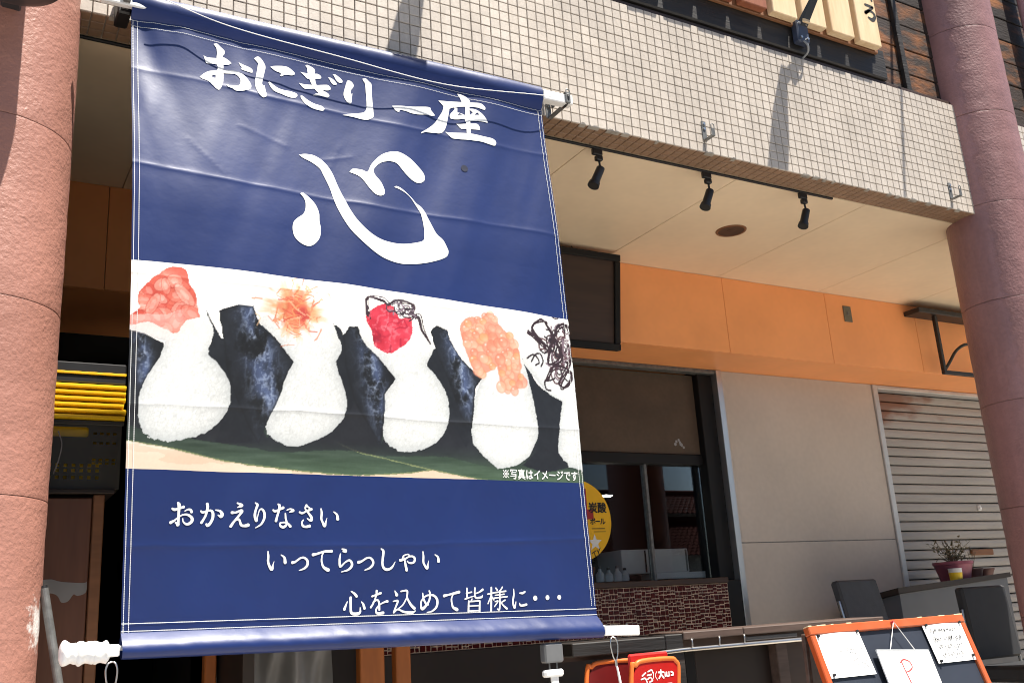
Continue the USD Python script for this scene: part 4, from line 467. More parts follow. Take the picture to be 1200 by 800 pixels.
GLYPHS = '{"※":[[[[10,56],[14,60],[40,34],[67,60],[70,56],[44,30],[70,3],[66,0],[40,26],[13,0],[10,4],[36,30]]],[[[56,27],[56,33],[60,37],[67,36],[70,32],[69,26],[65,23],[60,23]]],[[[33,50],[34,57],[38,60],[44,59],[47,55],[46,49],[42,46],[37,46]]],[[[33,4],[34,11],[38,14],[44,13],[47,9],[47,4],[43,0],[37,0]]],[[[10,28],[11,34],[15,37],[20,37],[24,33],[24,27],[20,23],[13,24]]]],"写":[[[[5,63],[75,63],[74,46],[67,46],[67,56],[31,56],[30,47],[65,47],[65,40],[28,40],[26,34],[27,31],[67,31],[65,9],[60,-5],[56,-7],[38,-6],[36,-1],[37,1],[52,0],[54,1],[57,10],[58,24],[17,24],[16,26],[23,56],[13,56],[13,46],[6,46]]],[[[6,17],[52,18],[54,17],[54,11],[7,10]]]],"真":[[[[7,-8],[4,-2],[6,-1],[13,0],[24,5],[24,7],[4,7],[4,14],[15,14],[15,51],[35,52],[34,54],[6,54],[6,61],[36,61],[37,68],[44,68],[44,61],[75,60],[74,54],[44,54],[43,52],[65,51],[65,14],[76,14],[77,8],[58,7],[58,5],[77,-2],[76,-5],[70,-8],[59,-2],[48,1],[47,4],[49,5],[49,7],[31,7],[34,2],[11,-8]],[[23,34],[56,33],[57,34],[24,35]],[[23,42],[56,41],[57,44],[24,45]],[[24,18],[24,14],[57,15],[56,18]],[[24,27],[24,24],[57,25],[56,27]]]],"は":[[[[29,5],[30,15],[34,19],[42,22],[53,23],[52,39],[31,40],[31,47],[52,47],[52,62],[61,62],[60,48],[72,50],[74,49],[73,41],[60,40],[61,19],[76,10],[76,5],[72,1],[64,9],[61,9],[60,2],[56,-2],[51,-4],[37,-3],[33,-1]],[[37,8],[41,4],[50,4],[53,8],[53,14],[42,15],[37,12]]],[[[8,14],[8,30],[12,62],[21,62],[17,39],[16,19],[18,19],[20,25],[25,21],[19,5],[19,-4],[11,-4]]]],"イ":[[[[6,27],[7,30],[17,32],[39,42],[53,52],[63,63],[65,63],[70,58],[70,56],[64,50],[48,38],[49,-4],[39,-4],[40,33],[11,21],[9,21]]]],"メ":[[[[8,1],[8,3],[25,12],[39,26],[34,32],[17,43],[21,49],[24,49],[45,35],[53,48],[56,60],[60,61],[65,59],[66,57],[62,47],[52,28],[61,21],[71,11],[71,9],[66,4],[63,4],[52,17],[46,21],[35,9],[18,-3],[14,-4]]]],"ー":[[[[7,35],[73,35],[73,26],[7,26]]]],"ジ":[[[[63,59],[64,63],[69,64],[76,53],[76,50],[70,48]]],[[[14,-4],[10,4],[27,8],[43,16],[60,31],[68,43],[70,42],[73,36],[71,31],[56,15],[45,7],[31,0],[18,-4]]],[[[52,56],[53,59],[58,60],[66,46],[59,44]]],[[[19,54],[21,60],[25,61],[39,52],[41,50],[41,47],[38,43],[35,43]]],[[[7,36],[9,42],[13,43],[29,33],[29,30],[26,25],[24,25]]]],"で":[[[[62,42],[65,45],[68,45],[74,37],[75,32],[70,30]]],[[[7,44],[5,53],[11,54],[71,58],[71,50],[54,49],[47,45],[41,38],[37,27],[38,17],[44,9],[53,5],[65,3],[62,-5],[49,-3],[42,0],[32,9],[30,13],[29,30],[33,40],[39,48],[23,47]]],[[[54,37],[55,41],[59,42],[63,37],[66,29],[60,27],[58,33]]]],"す":[[[[7,53],[42,54],[42,64],[51,64],[51,54],[75,54],[75,46],[51,46],[51,34],[53,30],[52,13],[49,7],[41,-1],[27,-6],[22,-1],[22,1],[33,4],[41,11],[37,11],[28,14],[24,20],[23,29],[25,34],[30,39],[35,41],[43,41],[43,46],[7,45]],[[31,28],[34,20],[41,19],[44,22],[44,31],[38,34],[33,32]]]],"炭":[[[[2,6],[2,8],[12,16],[20,33],[19,34],[4,34],[4,41],[21,41],[23,46],[23,48],[9,49],[9,65],[17,65],[17,56],[19,55],[36,55],[36,68],[44,68],[45,55],[62,55],[63,57],[63,65],[71,65],[71,48],[31,48],[30,42],[76,41],[76,34],[52,34],[51,28],[52,18],[55,13],[64,28],[71,26],[63,10],[57,10],[62,4],[77,-1],[77,-4],[74,-8],[69,-8],[58,-3],[52,2],[47,9],[45,5],[36,-3],[24,-8],[19,-8],[16,-3],[17,-1],[29,2],[38,9],[43,22],[44,34],[28,34],[25,23],[18,11],[9,2],[6,2]]],[[[24,12],[25,16],[30,22],[31,28],[37,28],[38,23],[33,12],[30,9]]]],"酸":[[[[3,58],[3,65],[37,65],[37,58],[28,58],[28,51],[36,50],[36,33],[37,32],[48,44],[40,44],[38,51],[43,54],[50,66],[54,68],[58,67],[59,63],[65,64],[76,48],[76,45],[70,41],[78,32],[78,30],[73,27],[73,20],[64,5],[70,1],[79,-2],[76,-7],[69,-7],[57,0],[42,-8],[30,-7],[29,-2],[11,-2],[10,-8],[4,-8],[4,50],[12,50],[12,57]],[[51,35],[58,33],[57,27],[71,27],[67,34],[59,41],[61,46],[53,46],[56,42]],[[65,46],[67,43],[69,43],[68,47]],[[52,20],[55,13],[58,12],[61,14],[63,19]],[[52,54],[60,53],[62,54],[59,62],[57,62]],[[37,12],[36,-1],[40,-1],[51,5],[48,13],[45,13],[42,9]],[[36,16],[38,16],[45,23],[50,33],[41,25],[36,28]],[[11,6],[30,5],[30,11],[11,11]],[[12,20],[11,17],[28,17],[30,18],[30,23],[23,23],[21,26],[21,43],[19,43],[17,26]],[[29,29],[30,42],[28,43],[27,28]],[[20,58],[19,51],[20,50],[21,57]],[[11,31],[13,32],[12,43],[11,42]]]],"ボ":[[[[64,63],[67,66],[71,66],[77,54],[71,52]]],[[[53,27],[55,31],[60,32],[71,17],[74,10],[67,6],[60,19]]],[[[6,48],[35,48],[35,62],[44,62],[44,48],[61,48],[61,51],[55,62],[61,64],[67,54],[67,51],[64,48],[71,48],[72,41],[44,40],[44,0],[40,-5],[25,-5],[23,-2],[23,4],[35,3],[35,40],[6,40]]],[[[4,10],[4,12],[14,22],[19,32],[27,29],[19,15],[11,6]]]],"ル":[[[[41,61],[50,61],[50,10],[61,16],[71,28],[74,28],[77,23],[75,18],[68,11],[47,-3],[45,-3],[41,1]]],[[[5,1],[5,4],[12,9],[16,15],[19,23],[21,46],[20,60],[29,61],[29,36],[25,14],[19,4],[12,-3]]]]}'
# ---------------------------------------------------------------- the banner (a vertical sheet at y = 3.2, coordinates x, z in metres)
BY = 3.2
TL, TR, BL, BR = np.array([.403, 3.652]), np.array([2.088, 3.673]), np.array([.469, 1.400]), np.array([2.182, 1.357])
CREASE = (3.347, 2.968, 2.588, 2.160, 1.722)
def disp(x, z):
    """How far the cloth stands out of its plane, towards the street."""
    x, z = np.asarray(x, float), np.asarray(z, float)
    P = np.stack([x, z, np.zeros_like(x)], -1)
    d = .016 * (meshkit.fbm(P * 1.7 + 3.1, 3, 5) - .5)
    w = np.clip((z - 2.75) / .7, 0, 1) * np.clip((1.15 - x) / .6, 0, 1)
    q = x + .28 * (z - 3.0)
    N = lambda a, b, s: meshkit.noise(np.stack([a, b, 0 * a], -1), s)
    d = d + w * (.030 * (N(q * 8.5, z * 1.1, 31) - .5) + .009 * (N(q * 19, z * 1.9, 32) - .5))
    q2 = x - .35 * (z - 2.4); d = d + .012 * (N(q2 * 5.5, z * .9 + 7, 33) - .5) + .003 * (N(q2 * 16, z * 2.2, 34) - .5)
    for k, zc in enumerate(CREASE):
        e = z - zc - .006 * np.sin(x * 3 + k * 1.7) - .0045 * (meshkit.noise(np.stack([x * 9, x * 0 + k, x * 0], -1), 2) - .5)
        amp = .0011 + .0013 * meshkit.noise(np.stack([x * 5, x * 0 + k * 3, x * 0], -1), 8)
        d = d + amp * np.exp(-np.abs(e) / .0075) - .008 * np.abs(e) * np.exp(-(e / .14) ** 2)
    for (ax, az, bx_, bz) in ((.78, 3.20, .95, 3.15), (1.08, 3.12, 1.20, 3.16), (1.12, 3.10, 1.16, 3.20), (.50, 2.62, .62, 2.50), (.60, 3.10, .72, 2.99)):   # small kinks
        vx, vz = bx_ - ax, bz - az; s = np.clip(((x - ax) * vx + (z - az) * vz) / (vx * vx + vz * vz), 0, 1)
        d = d + .0010 * np.exp(-np.hypot(x - ax - s * vx, z - az - s * vz) / .008)
    q = np.clip((3.56 - z) / .75, 0, 1); d = d + (.085 - .055 * np.clip((x - .45) / 1.2, 0, 1)) * (q * q * (3 - 2 * q)) * np.clip((z - 1.45) / 1.1, 0, 1) - .015 * q
    d = d + .022 * np.exp(-((z - 2.6) / .35) ** 2) * np.sin(np.clip((x - .43) / 1.7, 0, 1) * np.pi)
    return d
def on_cloth(p, off=0.0):
    return np.column_stack([p[:, 0], BY - disp(p[:, 0], p[:, 1]) - off, p[:, 1]])
def edge_x(z, s):
    z = np.asarray(z, float)
    l = BL[0] + (TL[0] - BL[0]) * (z - 1.4) / 2.25; r = BR[0] + (TR[0] - BR[0]) * (z - 1.357) / 2.316
    return l + (r - l) * s
TRACE = json.loads(TRACES)
B = {k: np.array(v, float).reshape(-1, 2) / 1000 for k, v in TRACE['band'].items()}
S = np.linspace(0, 1, 141)
seam_t = lambda s: 3.560 + .006 * s; seam_b = lambda s: 1.476 - .038 * s
def band_edge(E_):
    o = np.argsort(E_[:, 0]); return lambda s: np.interp(.44 + 1.69 * s, E_[o, 0], np.convolve(np.pad(E_[o, 1], 1, 'edge'), (.25, .5, .25), 'valid'))
band_t, band_b = band_edge(B['edge_top']), band_edge(B['edge_bot'])
def grid(lo, hi, rows, S=S):
    Z = np.array([lo(S) + (hi(S) - lo(S)) * k / rows for k in range(rows + 1)]); X = edge_x(Z, S[None, :])
    n = len(S); i, j = np.meshgrid(np.arange(rows), np.arange(n - 1), indexing='ij'); a = (i * n + j).ravel()
    return X.ravel(), Z.ravel(), np.vstack([np.column_stack([a, a + 1, a + n + 1]), np.column_stack([a, a + n + 1, a + n])])
t = thing('hanging_banner', 'navy vinyl banner with white brush lettering and a printed photo of rice balls', 'banner', (1.28, BY, 1.38))
for lo, hi, rows in ((seam_b, band_b, 96), (band_t, seam_t, 190)):
    x, z, f = grid(lo, hi, rows); part(t, 'cloth', trimesh.Trimesh(on_cloth(np.column_stack([x, z])), f, process=False), 'vinyl_navy', smooth=True)
def sleeve(seam, edge, name, rows, bulge, sgn):
    """The hem round a pole: from the seam out and round over the edge, back to behind the seam."""
    V = []
    for k in range(rows + 1):
        a = math.pi * k / rows                                     # 0 at the front seam, pi at the back seam
        zz = seam(S) + (edge(S) - seam(S)) * (.5 - .5 * math.cos(a) if a < math.pi / 2 else .5 - .5 * math.cos(a)) * 1.0
        V.append((a, zz))
    P = []
    for k in range(rows + 1):
        u = k / rows; ph = u * 2 * math.pi
        zz = seam(S) + (edge(S) - seam(S)) * (.5 - .5 * math.cos(ph)) ** .85
        tt = .5 - .5 * math.cos(ph); wd = math.sqrt(max(0, 1 - ((tt - .58) / .42) ** 2)) if tt > .58 else math.sin(tt / .58 * math.pi / 2) ** .8
        out = bulge * wd if u <= .5 else -.032 * wd
        x = edge_x(zz, S); wr = (.003 if sgn > 0 else .006) * (meshkit.fbm(np.stack([x * 16 + zz * 9, zz * 10, x * 0], -1), 3, 9) - .5) * math.sin(ph) ** 2
        base = disp(x, seam(S)) * (1 - .8 * (.5 - .5 * math.cos(ph)))
        P.append(np.column_stack([x, BY - base - out - wr * (1 if u < .5 else 0) + (.003 if k == rows else 0), zz]))
    n = len(S); i, j = np.meshgrid(np.arange(rows), np.arange(n - 1), indexing='ij'); a = (i * n + j).ravel()
    f = np.vstack([np.column_stack([a, a + 1, a + n + 1]), np.column_stack([a, a + n + 1, a + n])])
    return part(t, name, trimesh.Trimesh(np.vstack(P), f if sgn > 0 else f[:, ::-1], process=False), 'vinyl_navy', smooth=True)
sleeve(seam_t, lambda s: TL[1] + (TR[1] - TL[1]) * s, 'top_hem', 40, .025, 1)
sleeve(seam_b, lambda s: BL[1] + (BR[1] - BL[1]) * s, 'bottom_hem', 40, .032, -1)
# ---- the printed photo: rice balls on leaves, painted on a fine grid of vertices
S4 = np.linspace(0, 1, 661)
x, z, f = grid(band_b, band_t, 264, S4)
pv = np.column_stack([x, z])
def inside(name, soft=0.0):
    p = smooth_poly(B[name], 4, SH(name)); p = p if soft == 0 else p.buffer(soft, join_style='mitre')
    return shapely.contains_xy(p, x + jx, z + jz)
P3 = np.stack([x, z, 0 * x], -1)
SH = lambda name: .88 if name[:4] in ('nori', 'rice') else .2
from scipy.spatial import cKDTree
nz = lambda s, seed, o=4, st=(1, 1): meshkit.fbm(np.stack([x * s * st[0], z * s * st[1], 0 * x], -1), o, seed)
jx = .006 * (nz(70, 1) - .5); jz = .006 * (nz(70, 2) - .5)
C = np.empty((len(x), 3))
def lay(m, col, a=1.0):
    m = np.clip(np.asarray(m, float) * a, 0, 1)[:, None]; C[:] = C * (1 - m) + np.asarray(col, float) * m
C[:] = (255, 252, 246)
low = np.clip((2.12 - z) / .12, 0, 1)
lay(low, (240, 214, 190)); lay(low * (nz(6, 4, 3, (1, 5)) > .55), (222, 188, 160), .5)
for k in ('leaf1', 'leaf2'):
    m = inside(k); edge = shapely.contains_xy(smooth_poly(B[k]).buffer(-.004), x, z)
    lay(m, (128, 138, 96)); g = np.clip((z - 1.955) / .16, 0, 1)
    colr = np.array((74, 96, 74)) * (1 - g[:, None]) + np.array((36, 46, 42)) * g[:, None] + ((nz(9, 6, 4, (1, 9)) - .5) * 34)[:, None]
    lay(m & edge, colr)
soft = np.clip(.5 + (shapely.contains_xy(smooth_poly(B['dark']), x + jx, z + jz) - .5), 0, 1)
g = np.clip((z - 1.985) / .09, 0, 1) ** .8
lay(soft * g, np.array((31, 33, 39)) + ((nz(30, 7) - .5) * 14)[:, None])
def nori(name, k, shine):
    m = inside(name, .003 if shine else 0); n1, n2 = nz(60, 20 + k, 5), nz(150, 40 + k, 4)
    lay(m, np.array((27, 30, 36)) + ((n1 - .5) * 12)[:, None])
    if shine:
        q = shapely.Polygon(B[name]); b0, b1, b2, b3 = q.bounds; u_ = (x - b0) / (b2 - b0); v_ = (z - b1) / (b3 - b1)
        ridge = 1 - np.abs(2 * nz(34, 30 + k, 5, (1, .6)) - 1) * 3.2; s_ = np.exp(-((u_ - .62 + .42 * (v_ - .5)) / .20) ** 2) * np.clip(v_ * 3, .25, 1)
        n3 = nz(20, 170 + k, 4, (1.4, .8)); lay(m * np.clip((n3 - .36) * 3.5, 0, 1) * s_, (88, 104, 144), .85); lay(m * np.clip(ridge - .45, 0, 1) * (s_ * 1.3 + .06), (176, 192, 220), .8)
        lay(m * np.clip((n2 - .60) * 8, 0, 1) * s_, (186, 198, 220), .5); lay(m * np.clip((.40 - n3) * 7, 0, 1), (13, 14, 17), .8)
        edge = np.exp(-shapely.distance(q.exterior, shapely.points(x, z)) / .004) * m; lay(edge, (16, 17, 20), .7)
def rice(name, k):
    p_ = smooth_poly(B[name], 4, .88); g_ = .009 * (nz(90, 140 + k, 2) - .5) * np.clip((p_.bounds[1] + .10 - z) / .08, .15, 1)
    m = shapely.contains_xy(p_, x + jx + g_, z + jz + g_); n1, n2 = nz(110, 60 + k, 3), nz(26, 80 + k, 3)
    q = smooth_poly(B[name], 4, .88); d = shapely.distance(q.exterior, shapely.points(x, z)); e = np.exp(-d / .018) * m
    r = np.random.default_rng(k); b0, b1, b2, b3 = q.bounds; gp = np.column_stack([b0 + (b2 - b0) * r.random(1500), b1 + (b3 - b1) * r.random(1500)]); sel = np.nonzero(m)[0]
    th_ = .8 + .5 * np.sin(k); cs, sn = math.cos(th_), math.sin(th_); W_ = lambda u: np.column_stack([(u[:, 0] * cs + u[:, 1] * sn) * .62, -u[:, 0] * sn + u[:, 1] * cs])
    dd, ii = cKDTree(W_(gp)).query(W_(np.column_stack([x[sel] + jx[sel] * .4, z[sel] + jz[sel] * .4])), 2)
    c_ = np.array(q.centroid.coords[0]); form = np.clip(1 - np.hypot((x[sel] - c_[0]) / .17, (z[sel] - c_[1] - .02) / .26), 0, 1) ** .7
    v_ = 233 + 14 * form + 12 * (r.random(1500)[ii[:, 0]] - .5) - 20 * np.exp(-(dd[:, 1] - dd[:, 0]) / .0011) * (.5 + n2[sel])
    C[sel] = np.column_stack([v_, v_ + 1.5, v_ - 1.5])
    lo_ = np.clip((q.bounds[3] - z) / .16, 0, 1); lay(e * lo_, (178, 183, 184), .55); lay(m * (1 - lo_), (252, 249, 243), .75); lay(m * np.clip((q.bounds[1] + .05 - z) / .06, 0, 1), (196, 201, 200), .45)
for k in range(1, 5): nori(f'nori{k}r', k, False)
for k in range(1, 6): rice(f'rice{k}', k)
for k in range(1, 5): nori(f'nori{k}', k + 10, True)
# topping 1: pink ginger slices
m = inside('top1', .002); n1 = nz(22, 101, 4)
lay(m, np.array((226, 104, 84)) + ((n1 - .5) * 70)[:, None]); r_ = np.random.default_rng(3)
c0 = B['top1'].mean(0)
for k in range(26):
    a = r_.random() * 6.28; c = c0 + np.array([.10 * math.cos(a), .09 * math.sin(a)]) * r_.random() ** .6; w, h, th = .018 + .03 * r_.random(), .010 + .016 * r_.random(), r_.random() * 3.1
    u_, v_ = (x - c[0]) * math.cos(th) + (z - c[1]) * math.sin(th), -(x - c[0]) * math.sin(th) + (z - c[1]) * math.cos(th)
    q = (u_ / w) ** 2 + (v_ / h) ** 2
    colr = [(240, 130, 108), (250, 168, 148), (224, 88, 72), (252, 196, 178)][k % 4]
    lay((q < 1) * m, colr, .55); lay((np.abs(q - 1) < .12) * m, (196, 70, 58), .45); lay((q < .2) * m, (255, 214, 200), .35)
lay(inside('rice1') * np.exp(-((z - 2.44) / .05) ** 2) * np.clip((.68 - x) / .10, 0, 1), (250, 216, 206), .55)
# topping 2: shaggy orange flakes
c = aty_c2 = B['top2'][0]
rr = np.hypot((x - c[0]) / .085, (z - c[1]) / .085); th = np.arctan2(z - c[1], x - c[0]); n1 = meshkit.fbm(np.stack([th * 5, rr * 1.2, 0 * x], -1), 4, 111); n2 = nz(48, 112, 4, (1, 1))
lay(np.clip((1.25 - rr + (n1 - .5) * 1.5) * 1.6, 0, 1), np.array((244, 176, 122)) + ((n2 - .5) * 60)[:, None], .9)
lay(np.clip((.82 - rr + (n2 - .5) * .9) * 2.5, 0, 1), np.array((224, 112, 78)) + ((n2 - .5) * 90)[:, None], .9)
lay(np.clip((.42 - np.hypot((x - c[0] - .03) / .09, (z - c[1] + .012) / .07) + (n2 - .5) * .6) * 4, 0, 1), (196, 66, 60), .9)
r_ = np.random.default_rng(5)
def strand(P, w, col, a=1.0):
    p = spline([(q[0], q[1]) for q in P], 5); d = shapely.distance(LineString(p), shapely.points(x[near], z[near])); mm = np.zeros(len(x)); mm[near] = d < w; lay(mm, col, a)
for k in range(64):
    a = r_.random() * 6.28; p0 = c + .05 * r_.standard_normal(2); p1 = p0 + (.02 + .035 * r_.random()) * np.array([math.cos(a), math.sin(a)]); pm = (p0 + p1) / 2 + .012 * r_.standard_normal(2)
    near = np.hypot(x - c[0], z - c[1]) < .17
    strand((p0, pm, p1), .0013 + .0016 * r_.random(), [(240, 160, 104), (222, 120, 80), (250, 204, 160), (206, 84, 62)][k % 4], .6)
# topping 3: red pickled plum under dark kelp strands
m = inside('top3', .004); n1 = nz(18, 121, 4); n2 = nz(60, 122, 3)
lay(m, np.array((214, 52, 72)) + ((n1 - .5) * 80)[:, None]); lay(m * np.clip((n2 - .6) * 8, 0, 1), (240, 130, 140), .6); lay(m * np.clip((.36 - n1) * 9, 0, 1), (150, 22, 48), .8)
near = inside('top3', .003)
c3_ = B['top3'].mean(0)
for k in range(16):
    a0 = r_.random() * 6.28; q0 = c3_ + (.05, .045) * r_.standard_normal(2) * .7; strand([q0 + (.02 + .03 * r_.random()) * np.array([math.cos(a0 + .7 * j), math.sin(a0 + .7 * j)]) for j in range(4)], .0022 + .002 * r_.random(), [(168, 24, 52), (242, 120, 132), (196, 40, 62)][k % 3], .6)
near = (np.abs(x - 1.31) < .24) & (z > 2.33)
s3 = B['strand3']
for k in range(3): strand(s3[:10] + (0 if k == 0 else 1) * .006 * r_.standard_normal((len(s3[:10]), 2)), .0035 if k < 2 else .002, (58, 38, 46) if k % 3 else (34, 24, 32), .9)
for k in range(20):
    q0 = np.array([1.392, 2.560]) + (.028, .014) * r_.standard_normal(2); a0 = r_.random() * 6.28; strand([q0 + (.006 + .012 * r_.random()) * np.array([1.5 * math.cos(a0 + 1.1 * j), math.sin(a0 + 1.1 * j)]) for j in range(4)], .0026, [(46, 32, 40), (70, 52, 62), (150, 132, 144)][k % 3], .9)
# topping 4: salmon roe
m4 = smooth_poly(B['top4']); r_ = np.random.default_rng(9); b0, b1, b2, b3 = m4.bounds; n = 0; got = []
lay(shapely.contains_xy(m4, x, z), (244, 150, 122), .9)
while n < 78:
    q = np.array([b0 + (b2 - b0) * r_.random(), b1 + (b3 - b1) * r_.random()])
    if not m4.buffer(.004).contains(Point(q)) or any(np.hypot(*(q - g)) < .013 for g in got[-60:]): n += .02; continue
    n += 1; got.append(q); R = .016 + .011 * r_.random() ** 1.5; d = np.hypot(x - q[0], (z - q[1]) * (.9 + .3 * r_.random())) / R; colr = np.array([(250, 158, 130), (243, 138, 108), (252, 182, 150), (247, 166, 112)][int(r_.integers(4))])
    lay(np.clip((1 - d) * 6, 0, 1), colr, .72); lay(np.clip(1 - np.abs(d - .88) / .16, 0, 1), (226, 110, 84), .38); lay(np.exp(-((x - q[0] - .3 * R) ** 2 + (z - q[1] + .4 * R) ** 2) / (.5 * R) ** 2), (255, 205, 178), .55)
    if r_.random() < .6: lay(np.exp(-(((x - q[0] + .35 * R) / (.20 * R)) ** 2 + ((z - q[1] - .38 * R) / (.16 * R)) ** 2)), (255, 240, 234), .9)
# topping 5: dark simmered kelp
near = (x > 1.90) & (z > 2.28); r_ = np.random.default_rng(13); s5 = B['strand5']
for k in range(44):
    q0 = np.array([2.075, 2.47]) + (.045, .055) * r_.standard_normal(2); a0 = r_.random() * 6.28; strand([q0 + (.012 + .022 * r_.random()) * np.array([math.cos(a0 + 1.0 * j), 1.3 * math.sin(a0 + 1.0 * j)]) for j in range(5)], .0036, [(54, 34, 40), (34, 22, 28), (92, 62, 66), (128, 108, 118)][k % 4], .92)
for k in range(3): strand(s5 + .006 * r_.standard_normal(s5.shape), .0035, (50, 30, 36), .95)
C = np.clip(C + ((nz(200, 200, 2) - .5) * 6)[:, None], 0, 255)
lin = np.where(C / 255 > .04045, ((C / 255 + .055) / 1.055) ** 2.4, C / 255 / 12.92) * .84
part(t, 'printed_photo', trimesh.Trimesh(on_cloth(pv), f, process=False), 'print', smooth=True, col=lin)
# ---- lettering: flat white shapes laid on the cloth
def laid(shape, off=.0016, cell=.014):
    out = []
    for g in geoms(shape):
        b0, b1, b2, b3 = g.bounds
        for a in np.arange(b0, b2, cell):
            for c_ in np.arange(b1, b3, cell):
                q = g.intersection(sbox(a, c_, a + cell, c_ + cell)); out += geoms(q)
    v, f = flat(shapely.MultiPolygon(out)); return trimesh.Trimesh(on_cloth(v, off), f[:, ::-1] if False else f, process=False)
K = lambda k: unary_union([smooth_poly(np.array(s) / 1000, 4) for s in TRACE[k]])
for k, hole in (('o', 'o_hole'), ('ni', None), ('gi', None), ('ri', None), ('ichi', None), ('za', 'za_hole'), ('kokoro', None)):
    sh = K(k)
    if hole: sh = sh.difference(unary_union([Polygon(np.array(s) / 1000) for s in TRACE[hole]]))
    part(t, 'brush_character', laid(sh), 'ink_white')
for k, counts in (('line1', (5, 3, 3, 1, 4, 4, 2)), ('line2', (2, 1, 2, 2, 1, 1, 3, 2)), ('line3', (4, 4, 5, 2, 2, 11, 13, 3, 1, 1, 1))):
    i = 0
    assert sum(counts) == len(TRACE[k])
    for n in counts:
        part(t, 'character', laid(brush([np.array(s) / 1000 for s in TRACE[k][i:i + n]], 1.12).simplify(.0004), cell=.02), 'ink_white'); i += n
GL = json.loads(GLYPHS)
def glyphs(text, adv=80):
    out = []
    for i, c_ in enumerate(text):
        if c_ in GL:
            for g in GL[c_]: out.append(shapely.affinity.translate(Polygon(g[0], g[1:]), i * adv, 0))
    return unary_union(out)
sh = shapely.affinity.affine_transform(glyphs('※写真はイメージです'), [.345 / 800, 0, -.008 * .0005, .041 / 80, 1.786, 1.956])
part(t, 'small_print', laid(sh, cell=.05), 'ink_white')
# ---- white stitching
def dashes(fx, fz, n, w=.0022, duty=.74):
    out = []
    for k in range(n):
        a, b = k / n, (k + duty) / n; p0 = np.array([fx(a), fz(a)]); p1 = np.array([fx(b), fz(b)]); d = p1 - p0; d /= np.linalg.norm(d); q = np.array([-d[1], d[0]]) * w / 2
        v = on_cloth(np.array([p0 - q, p1 - q, p1 + q, p0 + q]), .0019); out.append(trimesh.Trimesh(v, [(0, 1, 2), (0, 2, 3)], process=False))
    return cat_(out)
st_ = []
for inset in (.006, .021):
    for side in (0, 1):
        zf = lambda a: 1.475 + (3.555 - 1.475) * a
        xf = (lambda a, i=inset: float(edge_x(zf(a), 0)) + i) if side == 0 else (lambda a, i=inset: float(edge_x(zf(a), 1)) - i)
        st_.append(dashes(xf, zf, 300))
for dz in (.004, .026):
    st_.append(dashes(lambda a: float(edge_x(seam_b(a), a)), lambda a, d=dz: float(seam_b(a)) + d, 240, w=.0024, duty=.93))
    st_.append(dashes(lambda a: float(edge_x(seam_t(a), a)), lambda a, d=dz: float(seam_t(a)) - d - .004, 240, w=.0016, duty=.8))
part(t, 'stitching', cat_(st_), 'thread_white')
part(t, 'eyelet_spot', laid(Point(1.688, 3.203).buffer(.015, 12), .0014, .1), 'vinyl_dark', label='small dark round spot on the cloth')
# ---------------------------------------------------------------- banner poles, brackets, cords
t = thing('banner_pole', 'white square pole carrying the banner, sticking out at its upper right corner', 'pole', (2.2, BY, 3.63))
p0, p1 = np.array([.30, BY, 3.604]), np.array([2.243, BY, 3.634])
def sqbar(a, b, h, bev=.004):
    d, s, u = frame_of(np.array(b) - np.array(a)); s = np.array([0, 1.0, 0]); u = np.cross(d, s); u *= np.sign(u[2]); P = []
    for e, q in ((1, a), (-1, b)):
        for i, j in ((1, 1), (1, -1), (-1, 1), (-1, -1)):
            P += [q + s * i * (h - bev) + u * j * h + d * e * bev, q + s * i * h + u * j * (h - bev) + d * e * bev, q + s * i * (h - bev) + u * j * (h - bev)]
    return hull(P)
part(t, 'tube', sqbar(p0, p1, .0135), 'white_paint'); pe = p0 + (p1 - p0) * .922; part(t, 'tube_end', sqbar(pe, p1 + (p1 - p0) * .001, .0225), 'white_paint')
t = thing('banner_pole', 'white square pole in the bottom hem of the banner', 'pole', (1.3, BY, 1.39))
part(t, 'tube', sqbar(np.array([.44, BY, 1.434]), np.array([2.20, BY, 1.394]), .007), 'white_paint'); part(t, 'tube_end', sqbar(np.array([.30, BY, 1.430]), np.array([.462, BY, 1.427]), .0175), 'white_paint'); part(t, 'tube_end', sqbar(np.array([2.183, BY, 1.381]), np.array([2.348, BY, 1.374]), .0185), 'white_paint')
part(t, 'screw', rod((2.30, BY, 1.388), (2.30, BY, 1.402), .004, 8), 'zinc')
def bracket(x, z, label):
    t = thing('pole_bracket', label, 'bracket', (x, FY, z), group='steel pole brackets on the tiled beam')
    y = FY - .0015
    part(t, 'back_strip', bx(x - .014, x + .014, y - .004, y, z - .055, z + .050, .0015), 'zinc')
    part(t, 'bolt', cat_([rod((x, y - .009, z + .034), (x, y, z + .034), .0075, 6), rod((x, y - .009, z + .006), (x, y, z + .006), .0075, 6)]), 'steel')
    out = .062 if 'holding' not in label else .165
    part(t, 'cradle_arm', bx(x - .012, x + .012, y - out, y - .004, z - .060, z - .054, .0015), 'zinc')
    h = .042 if 'holding' not in label else .052
    part(t, 'lip', cat_([bx(x - .012, x + .012, y - out - .004, y - out, z - .060, z - .060 + h, .0015), tube(spline([(x - .010, y - out - .002, z - .02), (x - .008, y - out - .002, z + .002), (x + .008, y - out - .002, z + .002), (x + .010, y - out - .002, z - .02)]), .0025, 6)]), 'zinc')
    return t
bracket(3.145, 3.752, 'steel hook bracket on the tiles between the banner and the tapering lamp shadow')
bracket(5.048, 3.748, 'steel hook bracket on the tiles beside the mauve column')
bt = bracket(2.215, 3.672, 'steel bracket holding the right end of the white banner pole')
part(bt, 'clamp_band', tube([(2.215, BY + .030 * math.cos(a), 3.6395 + .030 * math.sin(a)) for a in np.linspace(0, 2 * np.pi, 20, endpoint=False)], .006, 8, closed=True), 'black_metal')
